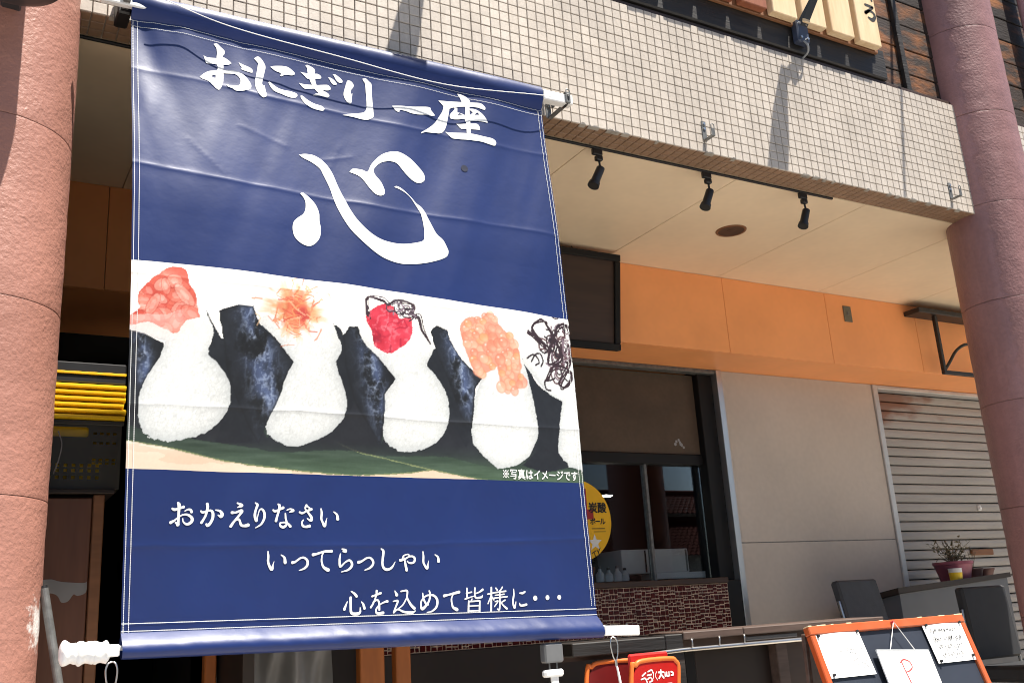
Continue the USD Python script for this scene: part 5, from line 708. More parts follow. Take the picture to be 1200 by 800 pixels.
part(bt, 'clip', cat_([bx(2.196, 2.203, FY - .05, FY - .01, 3.665, 3.725, .002), bx(2.226, 2.233, FY - .05, FY - .01, 3.665, 3.725, .002)]), 'zinc')
t = bracket(.385, 3.66, 'dark bracket holding the left end of the banner pole beside the salmon column')
part(t, 'strap', bx(.362, .408, 3.23, FY - .004, 3.585, 3.70, .006), 'black_metal')
cord = spline([(.486, 3.150, 3.628), (.739, 3.142, 3.572), (1.162, 3.146, 3.556), (1.60, 3.150, 3.545), (2.06, 3.150, 3.602), (2.13, 3.165, 3.612)], 8)
top('white_cord', tube(cord, .0017, 6), 'thread_white', 'thin white cord stretched along the top hem of the banner', 'cord', smooth=True)
# white cloth wrapped round the lower left pole end
t = thing('wrapped_cloth', 'white cloth wound round the left end of the bottom pole', 'cloth', (.38, BY, 1.42))
xs = np.linspace(.300, .436, 46); n = 30; an = np.arange(n) * 2 * np.pi / n; V = []
for x_ in xs:
    u = (x_ - .300) / .136; r = .026 + .007 * abs(math.sin(u * 9.4)) ** .6 + .004 * math.sin(u * 21) - .012 * (u > .93) * (u - .93) / .07 - .008 * max(0, .06 - u) / .06
    rr = r * (1 + .35 * (meshkit.fbm(np.stack([np.cos(an) * 2.2 + x_ * 60 + an * .8, np.sin(an) * 2.2 + x_ * 9, x_ * 40 + 0 * an], -1), 4, 4) - .5))
    V.append(np.column_stack([np.full(n, x_), BY + rr * np.cos(an), 1.428 - (x_ - .3) * .03 + rr * np.sin(an)]))
f = [q for i in range(len(xs) - 1) for k in range(n) for q in ((i * n + k, i * n + (k + 1) % n, (i + 1) * n + (k + 1) % n), (i * n + k, (i + 1) * n + (k + 1) % n, (i + 1) * n + k))]
V = np.vstack(V + [[(.300, BY, 1.428)], [(.436, BY, 1.424)]]); m_ = len(V)
f += [(m_ - 2, (k + 1) % n, k) for k in range(n)] + [(m_ - 1, (len(xs) - 1) * n + k, (len(xs) - 1) * n + (k + 1) % n) for k in range(n)]
part(t, 'cloth_roll', trimesh.Trimesh(V, np.array(f), process=False), 'white_cloth', smooth=True)
def loop(x, z, label, hang):
    t = thing('snap_hook', label, 'snap hook', (x, BY - .02, z))
    P = [(x - .010, BY - .026, z), (x - .016, BY - .028, z - .02), (x - .011, BY - .028, z - .055), (x - .002, BY - .028, z - .078), (x + .006, BY - .028, z - .078), (x + .013, BY - .028, z - .055), (x + .016, BY - .028, z - .02), (x + .010, BY - .026, z), (x, BY - .02, z + .004)]
    part(t, 'hook', tube(spline(P + [P[0]], 5)[:-1], .0027, 8, closed=True), 'steel', smooth=True)
    part(t, 'swivel', rod((x + .002, BY - .028, z - .078), (x + .003, BY - .028, z - .098), .0055, 10), 'steel')
    part(t, 'rope', cat_([tube(spline([(x + .003, BY - .028, z - .096), (x + .008, BY - .03, z - .13), (x + .004 + hang, BY - .03, z - .30), (x + hang, BY - .03, z - .60)]), .004, 8), tube(spline([(x + .003, BY - .028, z - .096), (x + .014, BY - .03, z - .15), (x + .010 + hang, BY - .03, z - .32)]), .0028, 6)]), 'white_cloth', smooth=True)
loop(2.213, 1.352, 'steel snap hook hanging from the right end of the bottom pole', .02)
loop(.440, 1.392, 'steel snap hook hanging beside the wrapped white cloth', .0)
t = thing('hanging_clip', 'grey plastic box with a white clip hanging under the banner', 'clip', (1.96, BY, 1.30))
part(t, 'box', bx(1.918, 1.998, BY - .012, BY + .028, 1.283, 1.352, .006), 'box_grey')
part(t, 'hanger_pins', cat_([rod((1.94, BY, 1.258), (1.94, BY, 1.284), .003, 6), rod((1.972, BY, 1.258), (1.972, BY, 1.284), .003, 6)]), 'zinc')
part(t, 'clip_head', bx(1.912, 1.996, BY - .012, BY + .016, 1.234, 1.260, .007), 'white_paint'); part(t, 'strap', bx(1.943, 1.975, BY - .004, BY + .004, .98, 1.236, .002), 'white_cloth')

# ---------------------------------------------------------------- lamps above the fascia
def flood(dx, label):
    t = thing('sign_lamp', label, 'lamp', (3.935 + dx, 3.33, 4.51), group='long armed sign lamps on the timber beam')
    P = lambda x, y, z: np.array([x + dx, y, z])
    part(t, 'base', bx(3.885 + dx, 3.975 + dx, 3.285, 3.333, 4.435, 4.575, .008), 'lamp_blue')
    part(t, 'bolt', cat_([rod(P(x_, 3.278, z_), P(x_, 3.290, z_), .008, 6) for x_, z_ in ((3.905, 4.55), (3.955, 4.55), (3.905, 4.46), (3.955, 4.46))]), 'steel')
    part(t, 'arm', hull([P(3.905, 3.285, 4.57), P(3.965, 3.285, 4.57), P(3.91, 3.31, 4.50), P(3.96, 3.31, 4.50), P(3.955, 3.14, 4.755), P(3.998, 3.14, 4.755), P(3.955, 3.16, 4.735), P(3.998, 3.16, 4.735)]), 'lamp_black')
    part(t, 'tube_arm', tube(spline([P(3.974, 3.15, 4.75), P(3.985, 3.13, 4.82), P(3.975, 3.11, 4.90), P(3.945, 3.06, 4.98)]), .018, 12), 'aluminium', smooth=True)
    h0, h1 = P(3.940, 3.08, 4.985), P(3.905, 2.70, 5.02); d, s, u = frame_of(h1 - h0); PP = []
    for q, w, h in ((h0, .018, .02), (h0 + d * .13, .052, .05), (h1, .074, .055)):
        PP += [q + s * i * w + u * j * h for i in (-1, 1) for j in (-1, 1)]
    part(t, 'lamp_head', hull(PP), 'lamp_black')
    part(t, 'cable', tube(spline([P(3.925, 3.29, 4.445), P(3.935, 3.275, 4.41), P(3.955, 3.30, 4.385), P(3.958, 3.345, 4.372)]), .006, 8), 'grey_plastic', smooth=True)
flood(0, 'black sign lamp with blue grey base in front of the wooden planks')
flood(-2.17, 'black sign lamp above the banner, mostly beyond the upper edge of the picture')
top('projecting_rod', rod((5.10, 3.40, 5.95), (5.10, 2.2, 5.95), .012, 10), 'black_metal', 'thin dark rod sticking out high on the charred boards beside the mauve column', 'rod', smooth=True)
t = thing('wall_lantern', 'dark round lantern at the top of the salmon column', 'lantern', (.0, 2.98, 3.33))
part(t, 'shade', lathe([(0, 3.405), (.10, 3.408), (.135, 3.422), (.142, 3.47), (.142, 3.85), (.12, 3.89), (0, 3.90)], (.035, 2.945, 0), 40), 'lamp_black', smooth=40)
part(t, 'mount', bx(.0, .06, 3.08, 3.17, 3.45, 3.75, .006), 'lamp_black')

# ---------------------------------------------------------------- plank sign
t = thing('plank_sign', 'sign of upright pale wood planks with black brush lettering above the tiled beam', 'sign', (4.0, 3.26, 4.56))
s = 3.26 / 3.34
for k in range(8):
    x0 = (4.482 - .2335 * k) * s; x1 = x0 + .188 * s; red = k in (4, 5)
    part(t, 'plank', bx(x0, x1, 3.262, 3.310, 4.552 + .003 * rng.random(), 5.75, .004), 'red_wood' if red else 'pale_wood', label='reddish brown plank of the sign' if red else None)
part(t, 'rail', bx(2.70, 4.675 * s + .02, 3.312, 3.334, 4.545, 4.60, .004), 'brown_wood'); part(t, 'rail', bx(2.70, 4.675 * s, 3.312, 3.334, 5.4, 5.46, .004), 'brown_wood')
part(t, 'backing', bx(2.75, 4.65 * s, 3.325, 3.338, 4.62, 5.70), 'brown_wood')
for S_ in [[(4.4726, 4.8177, .0176), (4.5029, 4.8175, .0192), (4.5328, 4.8145, .0192)], [(4.5322, 4.8117, .016), (4.5029, 4.7893, .0176), (4.4629, 4.7614, .024)], [(4.464, 4.7591, .0192), (4.4941, 4.7791, .016), (4.5203, 4.7815, .016), (4.5393, 4.7664, .0192), (4.5353, 4.7423, .0224), (4.5115, 4.7229, .0255), (4.4818, 4.7324, .0144)], [(4.5374, 4.8621, .016), (4.5312, 4.8771, .0192), (4.4947, 4.8793, .016)]]:
    part(t, 'brush_stroke', sheet(brush([S_]).simplify(.0005), lambda p: np.column_stack([p[:, 0], np.full(len(p), 3.2608), p[:, 1]])), 'ink_black')
def obox(o, ax, ay, az, X, Y, Z, b=.003):
    """A box in a local frame (axes ax, ay, az at o)."""
    m = bx(*X, *Y, *Z, b); M = np.eye(4); M[:3, 0], M[:3, 1], M[:3, 2], M[:3, 3] = ax, ay, az, o; m.apply_transform(M); return m
mauve = rod((6.30, 3.30, 4.55), (6.30, 3.30, 7.0), .07, 24)
top('downpipe', mauve, 'mauve_paint', 'mauve rain pipe on the charred boards right of the mauve column', 'pipe', smooth=40)
t = thing('wall_sign_box', 'black box sign behind the right edge of the mauve column', 'sign', (5.95, 3.3, 3.6))
part(t, 'box', bx(5.71, 6.25, 3.19, 3.335, 3.30, 3.845, .01), 'black_metal')

# ---------------------------------------------------------------- porch lights
t = thing('light_track', 'black lighting track along the back of the tiled beam', 'track', (3, 3.52, 3.62))
part(t, 'rail', bx(.2, 4.212, 3.501, 3.516, 3.621, 3.6315, .002), 'black_metal')
for k, (x, lab) in enumerate(((2.600, 'black track spotlight nearest the banner, its barrel lit on one side'), (3.290, 'black track spotlight in the middle of the three'), (3.982, 'black track spotlight furthest from the banner, at the end of the track'))):
    t = thing('spotlight', lab, 'spotlight', (x, 3.515, 3.61), group='track spotlights under the porch')
    part(t, 'adapter', cat_([bx(x - .034, x + .022, 3.500, 3.520, 3.588, 3.6205, .003), bx(x - .014, x + .024, 3.502, 3.528, 3.562, 3.588, .004)]), 'black_metal')
    part(t, 'stem', rod((x + .006, 3.515, 3.564), (x + .010, 3.515, 3.512), .0055, 10), 'black_metal')
    a, b = np.array([x + .010, 3.514, 3.522]), np.array([x - .040 + .004 * k, 3.512, 3.428]); d = (b - a) / np.linalg.norm(b - a)
    part(t, 'barrel', tube([a - d * .004, a, a + d * .07, b - d * .015], [.012, .021, .022, .022], 20), 'black_metal' if k else 'lamp_black', smooth=40)
    part(t, 'hood', tube([b - d * .016, b - d * .012, b + d * .010], [.022, .027, .029], 20), 'black_metal', smooth=40)
    part(t, 'lens', tube([b + d * .0101, b + d * .0108], [.025, .025], 16), 'dark_room')
t = thing('downlight', 'round dark recessed downlight in the porch ceiling', 'downlight', (3.99, 4.11, 3.63))
part(t, 'trim_ring', lathe([(.078, 3.6318), (.080, 3.626), (.092, 3.627), (.094, 3.6318)], (3.99, 4.11, 0), 40), 'brown_wood', smooth=40)
part(t, 'reflector', lathe([(0, 3.6312), (.03, 3.6308), (.078, 3.6285), (.080, 3.6318)], (3.99, 4.11, 0), 40), 'dark_wood', smooth=40)
part(t, 'bulb', lathe([(0, 3.6285), (.022, 3.6292), (.028, 3.631)], (3.99, 4.11, 0), 24), 'dark_wood')
# ---------------------------------------------------------------- hung menu board, iron frame
o = np.array([2.60, 4.72, 2.997]); az = np.array([0, 4.634 - 4.72, 3.599 - 2.997]); H = np.linalg.norm(az); az /= H; ax = np.array([1.0, 0, 0]); ay = np.cross(az, ax); W = .927
t = thing('hanging_board', 'dark wood board in a black frame hung below the porch ceiling right of the banner', 'board', tuple(o))
part(t, 'board_panel', obox(o, ax, ay, az, (.03, W - .03), (.006, .03), (.03, H - .03)), 'dark_wood')
part(t, 'frame_bar', obox(o, ax, ay, az, (0, W), (-.012, .035), (0, .042), .004), 'black_frame'); part(t, 'frame_bar', obox(o, ax, ay, az, (0, W), (-.012, .035), (H - .042, H), .004), 'black_frame')
part(t, 'frame_bar', obox(o, ax, ay, az, (0, .042), (-.010, .033), (.043, H - .043), .004), 'black_frame'); part(t, 'frame_bar', obox(o, ax, ay, az, (W - .042, W), (-.010, .033), (.043, H - .043), .004), 'black_frame')
part(t, 'hook', rod((3.2, 4.66, 3.59), (3.2, 4.68, 3.632), .004, 8), 'black_metal'); part(t, 'hook', rod((2.8, 4.66, 3.59), (2.8, 4.68, 3.632), .004, 8), 'black_metal')
t = thing('iron_sign_frame', 'black iron frame under a dark shelf on the orange band beside the mauve column', 'iron frame', (6.9, 4.7, 3.3))
part(t, 'shelf_board', bx(6.37, 7.5, 4.66, 4.806, 3.528, 3.566, .004), 'black_metal')
part(t, 'iron_bar', bx(6.575, 6.605, 4.685, 4.715, 3.085, 3.525, .003), 'black_metal'); part(t, 'iron_bar', bx(6.575, 7.4, 4.685, 4.715, 3.055, 3.084, .003), 'black_metal'); part(t, 'iron_bar', bx(7.37, 7.40, 4.685, 4.715, 3.085, 3.525, .003), 'black_metal')
part(t, 'scroll', tube(spline([(6.605, 4.70, 3.09), (6.68, 4.70, 3.16), (6.78, 4.70, 3.255), (6.90, 4.70, 3.315), (7.03, 4.70, 3.33)]), .012, 8), 'black_metal', smooth=True)

# ---------------------------------------------------------------- things in the shop window
t = thing('round_sticker', 'big round yellow sticker with dark lettering on the window glass beside the banner', 'sticker', (3.53, 5.355, 2.03))
Y = 5.3555; fl = lambda y: (lambda p: np.column_stack([p[:, 0], np.full(len(p), y), p[:, 1]]))
c0 = np.array([3.535, 2.03])
part(t, 'disc', sheet(Point(c0).buffer(.262, 32), fl(Y)), 'sticker_yellow')
part(t, 'red_block', sheet(sbox(3.50, 2.08, 3.615, 2.235).union(sbox(3.53, 2.035, 3.66, 2.10)), fl(Y - .0012)), 'sticker_red')
aft = lambda s, k, ox, oz: shapely.affinity.affine_transform(s, [k, 0, 0, k, ox, oz])
part(t, 'lettering', sheet(unary_union([aft(glyphs('炭酸'), .00088, 3.625, 2.085).buffer(.0015), aft(glyphs('ボール', 70), .00056, 3.628, 2.005).buffer(.001), brush([[(3.64, 1.975, .005), (3.74, 1.975, .005)], [(3.655, 1.955, .003), (3.745, 1.955, .003)]])]), fl(Y - .0014)), 'ink_black')
part(t, 'star', sheet(Polygon([(3.655 + (.055 if i % 2 == 0 else .024) * math.sin(i * math.pi / 5), 1.885 + (.055 if i % 2 == 0 else .024) * math.cos(i * math.pi / 5)) for i in range(10)]), fl(Y - .0013)), 'paper')
part(t, 'small_letters', sheet(brush([[(3.625, 1.818, .006), (3.655, 1.833, .006)], [(3.640, 1.825, .006), (3.650, 1.797, .006)], [(3.665, 1.838, .006), (3.675, 1.822, .006)], [(3.690, 1.850, .006), (3.675, 1.822, .006), (3.682, 1.806, .006)]]), fl(Y - .0014)), 'ink_black')
t = thing('steel_box', 'stainless steel box standing inside the window behind the glass', 'box', (4.2, 5.5, 1.63))
part(t, 'body', bx(3.93, 4.50, 5.46, 5.75, 1.682, 1.842, .004), 'stainless'); part(t, 'seam', bx(4.122, 4.130, 5.452, 5.462, 1.69, 1.835), 'black_frame'); part(t, 'edge', bx(4.475, 4.485, 5.454, 5.462, 1.69, 1.835), 'zinc')
top('counter_strip', bx(4.18, 4.66, 5.42, 5.60, 1.640, 1.680, .004), 'white_paint', 'white counter strip inside the shop window', 'counter')
top('counter_shelf', bx(2.60, 4.70, 5.425, 6.1, 1.56, 1.638, .004), 'dark_wood', 'dark counter top behind the window sill', 'counter')
for k, (x, h) in enumerate(((3.745, .085), (3.815, .075), (3.885, .085), (3.945, .070))):
    t = thing('sauce_bottle', ['white bottle next to the clay pot in the window', 'squat grey white bottle, second from the clay pot', 'white bottle with dark cap, third from the clay pot', 'small pale bottle in front of the steel box, furthest from the clay pot'][k], 'bottle', (x, 5.46, 1.638), group='bottles on the window counter')
    part(t, 'body', lathe([(0, 1.638), (.026, 1.639), (.029, 1.65), (.028, 1.638 + h * .6), (.012, 1.638 + h * .82), (.011, 1.638 + h), (0, 1.638 + h)], (x, 5.46, 0), 20), 'porcelain', smooth=40)
    part(t, 'cap', lathe([(0, 1.638 + h), (.013, 1.638 + h), (.012, 1.653 + h), (0, 1.656 + h)], (x, 5.46, 0), 16), 'black_metal' if k % 2 else 'zinc', smooth=40)
t = thing('clay_pot', 'small orange brown clay pot in the window below the yellow sticker', 'pot', (3.63, 5.48, 1.638))
part(t, 'body', lathe([(0, 1.638), (.045, 1.639), (.06, 1.70), (.066, 1.72), (.066, 1.735), (.056, 1.736), (.05, 1.70), (0, 1.70)], (3.645, 5.48, 0), 24), 'terracotta', smooth=40)
for k in range(7): part(t, 'sprig', tube(spline([(3.645, 5.48, 1.70), (3.645 + .05 * math.sin(k * 2.1), 5.48 + .03 * math.cos(k), 1.76 + .01 * (k % 3)), (3.645 + .09 * math.sin(k * 2.1), 5.48, 1.775 + .012 * (k % 4))]), .003, 5), 'stem')
top('ceiling_lamp', lathe([(0, 2.262), (.045, 2.264), (.05, 2.272), (0, 2.28)], (4.19, 5.95, 0), 24), 'lit_bulb', 'small glowing lamp inside the dark shop', 'lamp')

# ---------------------------------------------------------------- terrace rail with steel bar
t = thing('counter_rail', 'dark wooden counter rail with hooks and a steel bar below it', 'rail', (4.0, 3.6, 1.28))
for a, b in ((2.893, 3.247), (3.250, 4.20)): part(t, 'rail_board', bx(a, b, 3.60, 3.86, 1.308, 1.3415, .004), 'rail_wood')
part(t, 'end_post', bx(2.79, 2.888, 3.60, 3.70, .552, 1.335, .004), 'black_timber')
part(t, 'under_beam', bx(2.30, 4.20, 3.68, 3.72, 1.255, 1.306), 'dark_wood'); part(t, 'under_board', bx(2.30, 2.788, 3.60, 3.84, 1.275, 1.33, .004), 'black_timber')
part(t, 'steel_bar', tube([(2.60, 3.595, 1.258), (2.893, 3.595, 1.2665), (4.18, 3.595, 1.2665)], .0095, 12), 'steel', smooth=40)
for x in (2.925, 3.085, 3.235, 4.1): part(t, 'hook', tube(spline([(x + .022, 3.604, 1.310), (x + .004, 3.592, 1.309), (x, 3.585, 1.300), (x - .001, 3.585, 1.275)]), .0045, 8), 'steel', smooth=True)
part(t, 'grey_strip', bx(3.295, 3.625, 3.640, 3.655, 1.279, 1.298, .003), 'cabinet_grey')
t = thing('screen_panels', 'dark brown board screen below the counter rail', 'screen', (3.6, 3.75, .6))
for k, (a, b) in enumerate(((2.90, 2.985), (3.055, 3.52), (3.60, 3.9), (3.905, 4.2))): part(t, 'screen_board', bx(a, b, 3.74, 3.765, .554, 1.254, .004), 'dark_panel' if k == 1 else 'dark_wood')
part(t, 'post', bx(2.99, 3.05, 3.73, 3.79, .554, 1.254, .004), 'black_frame'); part(t, 'post', bx(3.525, 3.595, 3.69, 3.77, .554, 1.254, .004), 'rail_wood')

# ---------------------------------------------------------------- chalk board with notes
so = .31; az = np.array([0, so, 1.0]); az /= np.linalg.norm(az); ax = np.array([1.0, 0, 0]); ay = np.cross(az, ax); o = np.array([3.042, 3.0, 1.343])
t = thing('menu_stand', 'standing dark blue notice board in an orange wooden frame', 'notice board', (3.5, 2.8, 0))
W, H = .962, 1.40
part(t, 'board_panel', obox(o, ax, ay, az, (.02, W - .02), (.008, .018), (-H + .1, -.02)), 'chalk_board')
part(t, 'frame_bar', obox(o, ax, ay, az, (0, W), (-.008, .026), (-.036, 0), .004), 'orange_frame'); part(t, 'frame_bar', obox(o, ax, ay, az, (0, .030), (-.006, .024), (-H, -.037), .004), 'orange_frame')
part(t, 'frame_bar', obox(o, ax, ay, az, (W - .030, W), (-.006, .024), (-H, -.037), .004), 'orange_frame'); part(t, 'frame_bar', obox(o, ax, ay, az, (.031, W - .031), (-.006, .024), (-H + .06, -H + .10), .004), 'orange_frame')
az2 = np.array([0, -.02, 1.0]); az2 /= np.linalg.norm(az2); ay2 = np.cross(az2, ax)
for x in (.0, W - .03): part(t, 'rear_leg', obox(o, ax, ay2, az2, (x + .012, x + .034), (.03, .05), (-1.34, -.03), .003), 'rail_wood')
part(t, 'worn_edge', cat_([obox(o, ax, ay, az, (x, x + w, ), (-.0085, .02), (-.003, .0012), .0005) for x, w in ((.0, .02), (.05, .05), (.13, .015), (.22, .03), (.42, .02), (.66, .03), (.80, .04), (.905, .055))]), 'pale_wood', kind='stuff')
def onb(p, off): return o + np.outer(p[:, 0], ax) - np.outer(p[:, 1], az) - off * ay
def scribble(x0, x1, y, h, seed, w=.0016, sk=0.0):
    r = np.random.default_rng(seed); S_ = []; x = x0
    while x < x1:
        for k in range(int(r.integers(2, 4))):
            p = [(x + h * .8 * r.random(), y + h * (r.random() - .5) + (x - x0) * sk, w) for _ in range(int(r.integers(2, 4)))]
            S_.append(p)
        x += h * (.85 + .3 * r.random())
    return S_
def note(name, quad, label, off, lines, pins, ink):
    c = onb(np.array(quad), off); t = thing(name, label, 'paper note', tuple(c.mean(0)), group='paper notes on the notice board')
    q = np.array(quad); n = 9; U, Vv = np.meshgrid(np.linspace(0, 1, n), np.linspace(0, 1, n)); U, Vv = U.ravel(), Vv.ravel()
    P = ((1 - U) * (1 - Vv))[:, None] * q[0] + (U * (1 - Vv))[:, None] * q[1] + (U * Vv)[:, None] * q[2] + ((1 - U) * Vv)[:, None] * q[3]
    w = off + .004 * np.sin(U * 3.1) * np.sin(Vv * 5 + 1)
    v = o + np.outer(P[:, 0], ax) - np.outer(P[:, 1], az) - w[:, None] * ay; i, j = np.meshgrid(np.arange(n - 1), np.arange(n - 1), indexing='ij'); a = (i * n + j).ravel()
    part(t, 'sheet', trimesh.Trimesh(v, np.vstack([np.column_stack([a, a + n, a + n + 1]), np.column_stack([a, a + n + 1, a + 1])]), process=False), 'paper', smooth=True)
    part(t, 'handwriting', sheet(brush(lines), lambda p: onb(p, off + .0055)), ink)
    for x, y in pins: part(t, 'pin', rod(onb(np.array([[x, y]]), off)[0], onb(np.array([[x, y]]), off + .010)[0], .0065, 12, .005), 'black_metal')
    return t
ln = []
for k in range(4): ln += scribble(.705 + .004 * k, .885 - .04 * (k == 3), .062 + .036 * k, .019, 30 + k, .0027)
note('paper_note', [(.674, .026), (.932, .025), (.938, .201), (.682, .200)], 'white note with four handwritten lines in the right of the notice board', .002, ln, ((.695, .037), (.920, .035), (.918, .182), (.700, .192)), 'ink_black')
ln = [[(.165 + .012 * i, .055 + .0006 * i * i, .001) for i in range(9)]]
for k in range(4): ln += scribble(.13 + .004 * k, .265 + .003 * k, .105 + .022 * k, .012, 50 + k, .0014)
for k in range(3): ln.append([(.175 + i * .012, .095 + .024 * k + .0009 * i * i, .0014) for i in range(9)])
note('paper_note', [(.026, .023), (.277, .026), (.290, .212), (.033, .210)], 'white note with faint pencil lines in the left of the notice board', .002, ln, ((.040, .042), (.266, .036), (.050, .198)), 'ink_grey')
t = thing('parking_sign', 'white hanging plate with a red letter P in front of the notice board', 'sign', tuple(onb(np.array([[.5, .13]]), .02)[0]))
q = np.array([(.321, .121), (.630, .142), (.626, .42), (.317, .40)])
part(t, 'plate', hull(np.vstack([onb(q, .014), onb(q, .020)])), 'paper')
part(t, 'top_edge', hull(np.vstack([onb(np.array([(.321, .120), (.630, .141), (.630, .147), (.321, .126)]), .0205), onb(np.array([(.321, .120), (.630, .141), (.630, .147), (.321, .126)]), .012)])), 'alu_frame')
part(t, 'letter', sheet(brush([[(.438, .176, .006), (.440, .212, .006), (.445, .250, .007), (.447, .285, .006)], [(.430, .182, .005), (.455, .172, .006), (.484, .182, .006), (.489, .205, .006), (.464, .219, .005), (.440, .222, .004)]]), lambda p: onb(p, .0206)), 'ink_red')
pt = lambda x, y, f_: onb(np.array([[x, y]]), f_)[0]
part(t, 'string', tube([pt(.402, .126, .020), pt(.484, .014, .022), pt(.546, .136, .020)], .0020, 6), 'white_cloth'); part(t, 'nail', rod(pt(.484, .014, .006), pt(.484, .014, .024), .005, 10), 'ink_red')

# ---------------------------------------------------------------- chairs, cabinet, pots
def chair(x, y, yaw, seat, mt, label, tilt=10):
    t = thing('upholstered_chair', label, 'chair', (x, y, .552), group='upholstered chairs on the terrace')
    c, s = math.cos(math.radians(yaw)), math.sin(math.radians(yaw)); X, Yv, Z = np.array([c, s, 0]), np.array([-s, c, 0]), np.array([0, 0, 1.0]); O_ = np.array([x, y, .552])
    a = math.radians(tilt); bz = Z * math.cos(a) + Yv * math.sin(a); by = np.cross(bz, X); k = O_ + Z * (seat + .02) + Yv * .20
    part(t, 'backrest', obox(k, X, by, bz, (-.205, .205), (-.03, .035), (.04, seat + .05), .013), mt, smooth=25)
    part(t, 'seat', obox(O_, X, Yv, Z, (-.215, .215), (-.22, .21), (seat - .06, seat + .03), .02), mt, smooth=25)
    for i in (-1, 1):
        for j in (-1, 1): part(t, 'leg', tube([O_ + X * i * .185 + Yv * j * .17 + Z * (seat - .06), O_ + X * i * .20 + Yv * j * .19], [.016, .012], 10), 'black_metal')
        part(t, 'back_rail', tube(spline([O_ + X * i * .212 + Yv * .20 + Z * (seat - .06), k + X * i * .214 + bz * .06, k + X * i * .212 + bz * (seat - .08)]), .010, 8), 'steel', smooth=True)
    return t
chair(5.30, 4.42, 4, .47, 'chair_cloth', 'grey upholstered chair back in front of the beige wall', 12)
chair(5.655, 3.84, -2, .42, 'chair_dark', 'dark upholstered chair with a bright metal edge in front of the grey cabinet', 4)
t = thing('grey_cabinet', 'grey cabinet with a dark top below the roller shutter', 'cabinet', (6.3, 4.9, .552))
part(t, 'body', hull([(5.70, 4.72, .554), (6.90, 4.72, .554), (5.70, 5.18, .554), (6.90, 5.18, .554), (5.70, 4.72, 1.445), (6.90, 4.72, 1.515), (5.70, 5.18, 1.37), (6.90, 5.18, 1.47)]), 'cabinet_grey')
part(t, 'cabinet_top', hull([(5.67, 4.70, 1.449), (6.92, 4.70, 1.519), (5.67, 5.2, 1.374), (6.92, 5.2, 1.474), (5.67, 4.70, 1.487), (6.92, 4.70, 1.553), (5.67, 5.2, 1.412), (6.92, 5.2, 1.50)]), 'dark_panel')
def cabz(x): return 1.470 + (x - 5.67) / 1.25 * .055
def pot(x, y, r, h, m, label, cat='plant pot'):
    z0 = cabz(x - r) - .004; t = thing('plant_pot', label, cat, (x, y, z0), group='pots on the grey cabinet')
    part(t, 'pot', lathe([(0, z0), (r * .72, z0 + .001), (r * .80, z0 + h * .4), (r * .95, z0 + h * .85), (r, z0 + h * .86), (r, z0 + h), (r * .88, z0 + h), (r * .8, z0 + h * .8), (0, z0 + h * .78)], (x, y, 0), 28), m, smooth=35)
    return t, z0 + h * .8
t, zt = pot(6.50, 4.86, .142, .155, 'pot_pink', 'large dusky pink pot with dry twiggy plant on the grey cabinet')
r_ = np.random.default_rng(21)
for k in range(40):
    a = r_.random() * 6.28; R = .05 + .17 * r_.random(); hh = .05 + .15 * r_.random(); b = np.array([6.50, 4.86, zt]); e = b + (R * math.cos(a), R * .5 * math.sin(a), hh); md = (b + e) / 2 + (.02 * r_.standard_normal(), 0, .02)
    p = part(t, 'twig', tube(spline([b, md, e]), .0018, 5), 'stem')
    lf = []
    for q in range(7):
        c = md + (e - md) * (q / 6) + .008 * r_.standard_normal(3); d1, d2 = .008 * r_.standard_normal(3), .006 * r_.standard_normal(3); lf.append(trimesh.Trimesh([c, c + d1, c + d1 * 2 + d2, c + d2], [(0, 1, 2), (0, 2, 3)], process=False))
    part(p, 'leaves', cat_(lf), 'dry_leaf')
t, zt = pot(6.80, 4.92, .075, .085, 'pot_brown', 'small brown pot with a thin sprig right of the pink pot')
for k in range(4): part(t, 'twig', tube(spline([(6.80, 4.92, zt), (6.80 + .02 * (k - 1.5), 4.92, zt + .07), (6.80 + .045 * (k - 1.5), 4.92, zt + .12 + .02 * (k % 2))]), .0022, 5), 'stem')
pot(6.96, 4.95, .085, .075, 'pot_brown', 'shallow brown bowl at the right end of the pots')
t = thing('yellow_cup', 'small yellow cup with a white rim in front of the pink pot', 'cup', (6.36, 4.74, cabz(6.36)))
z0 = cabz(6.33) + .016; part(t, 'cup', lathe([(0, z0), (.043, z0 + .001), (.046, z0 + .055), (0, z0 + .055)], (6.37, 4.755, 0), 24), 'yellow', smooth=40); part(t, 'white_rim', lathe([(0, z0 + .0555), (.0463, z0 + .0555), (.047, z0 + .085), (.042, z0 + .085), (.04, z0 + .06), (0, z0 + .06)], (6.37, 4.755, 0), 24), 'porcelain', smooth=40)
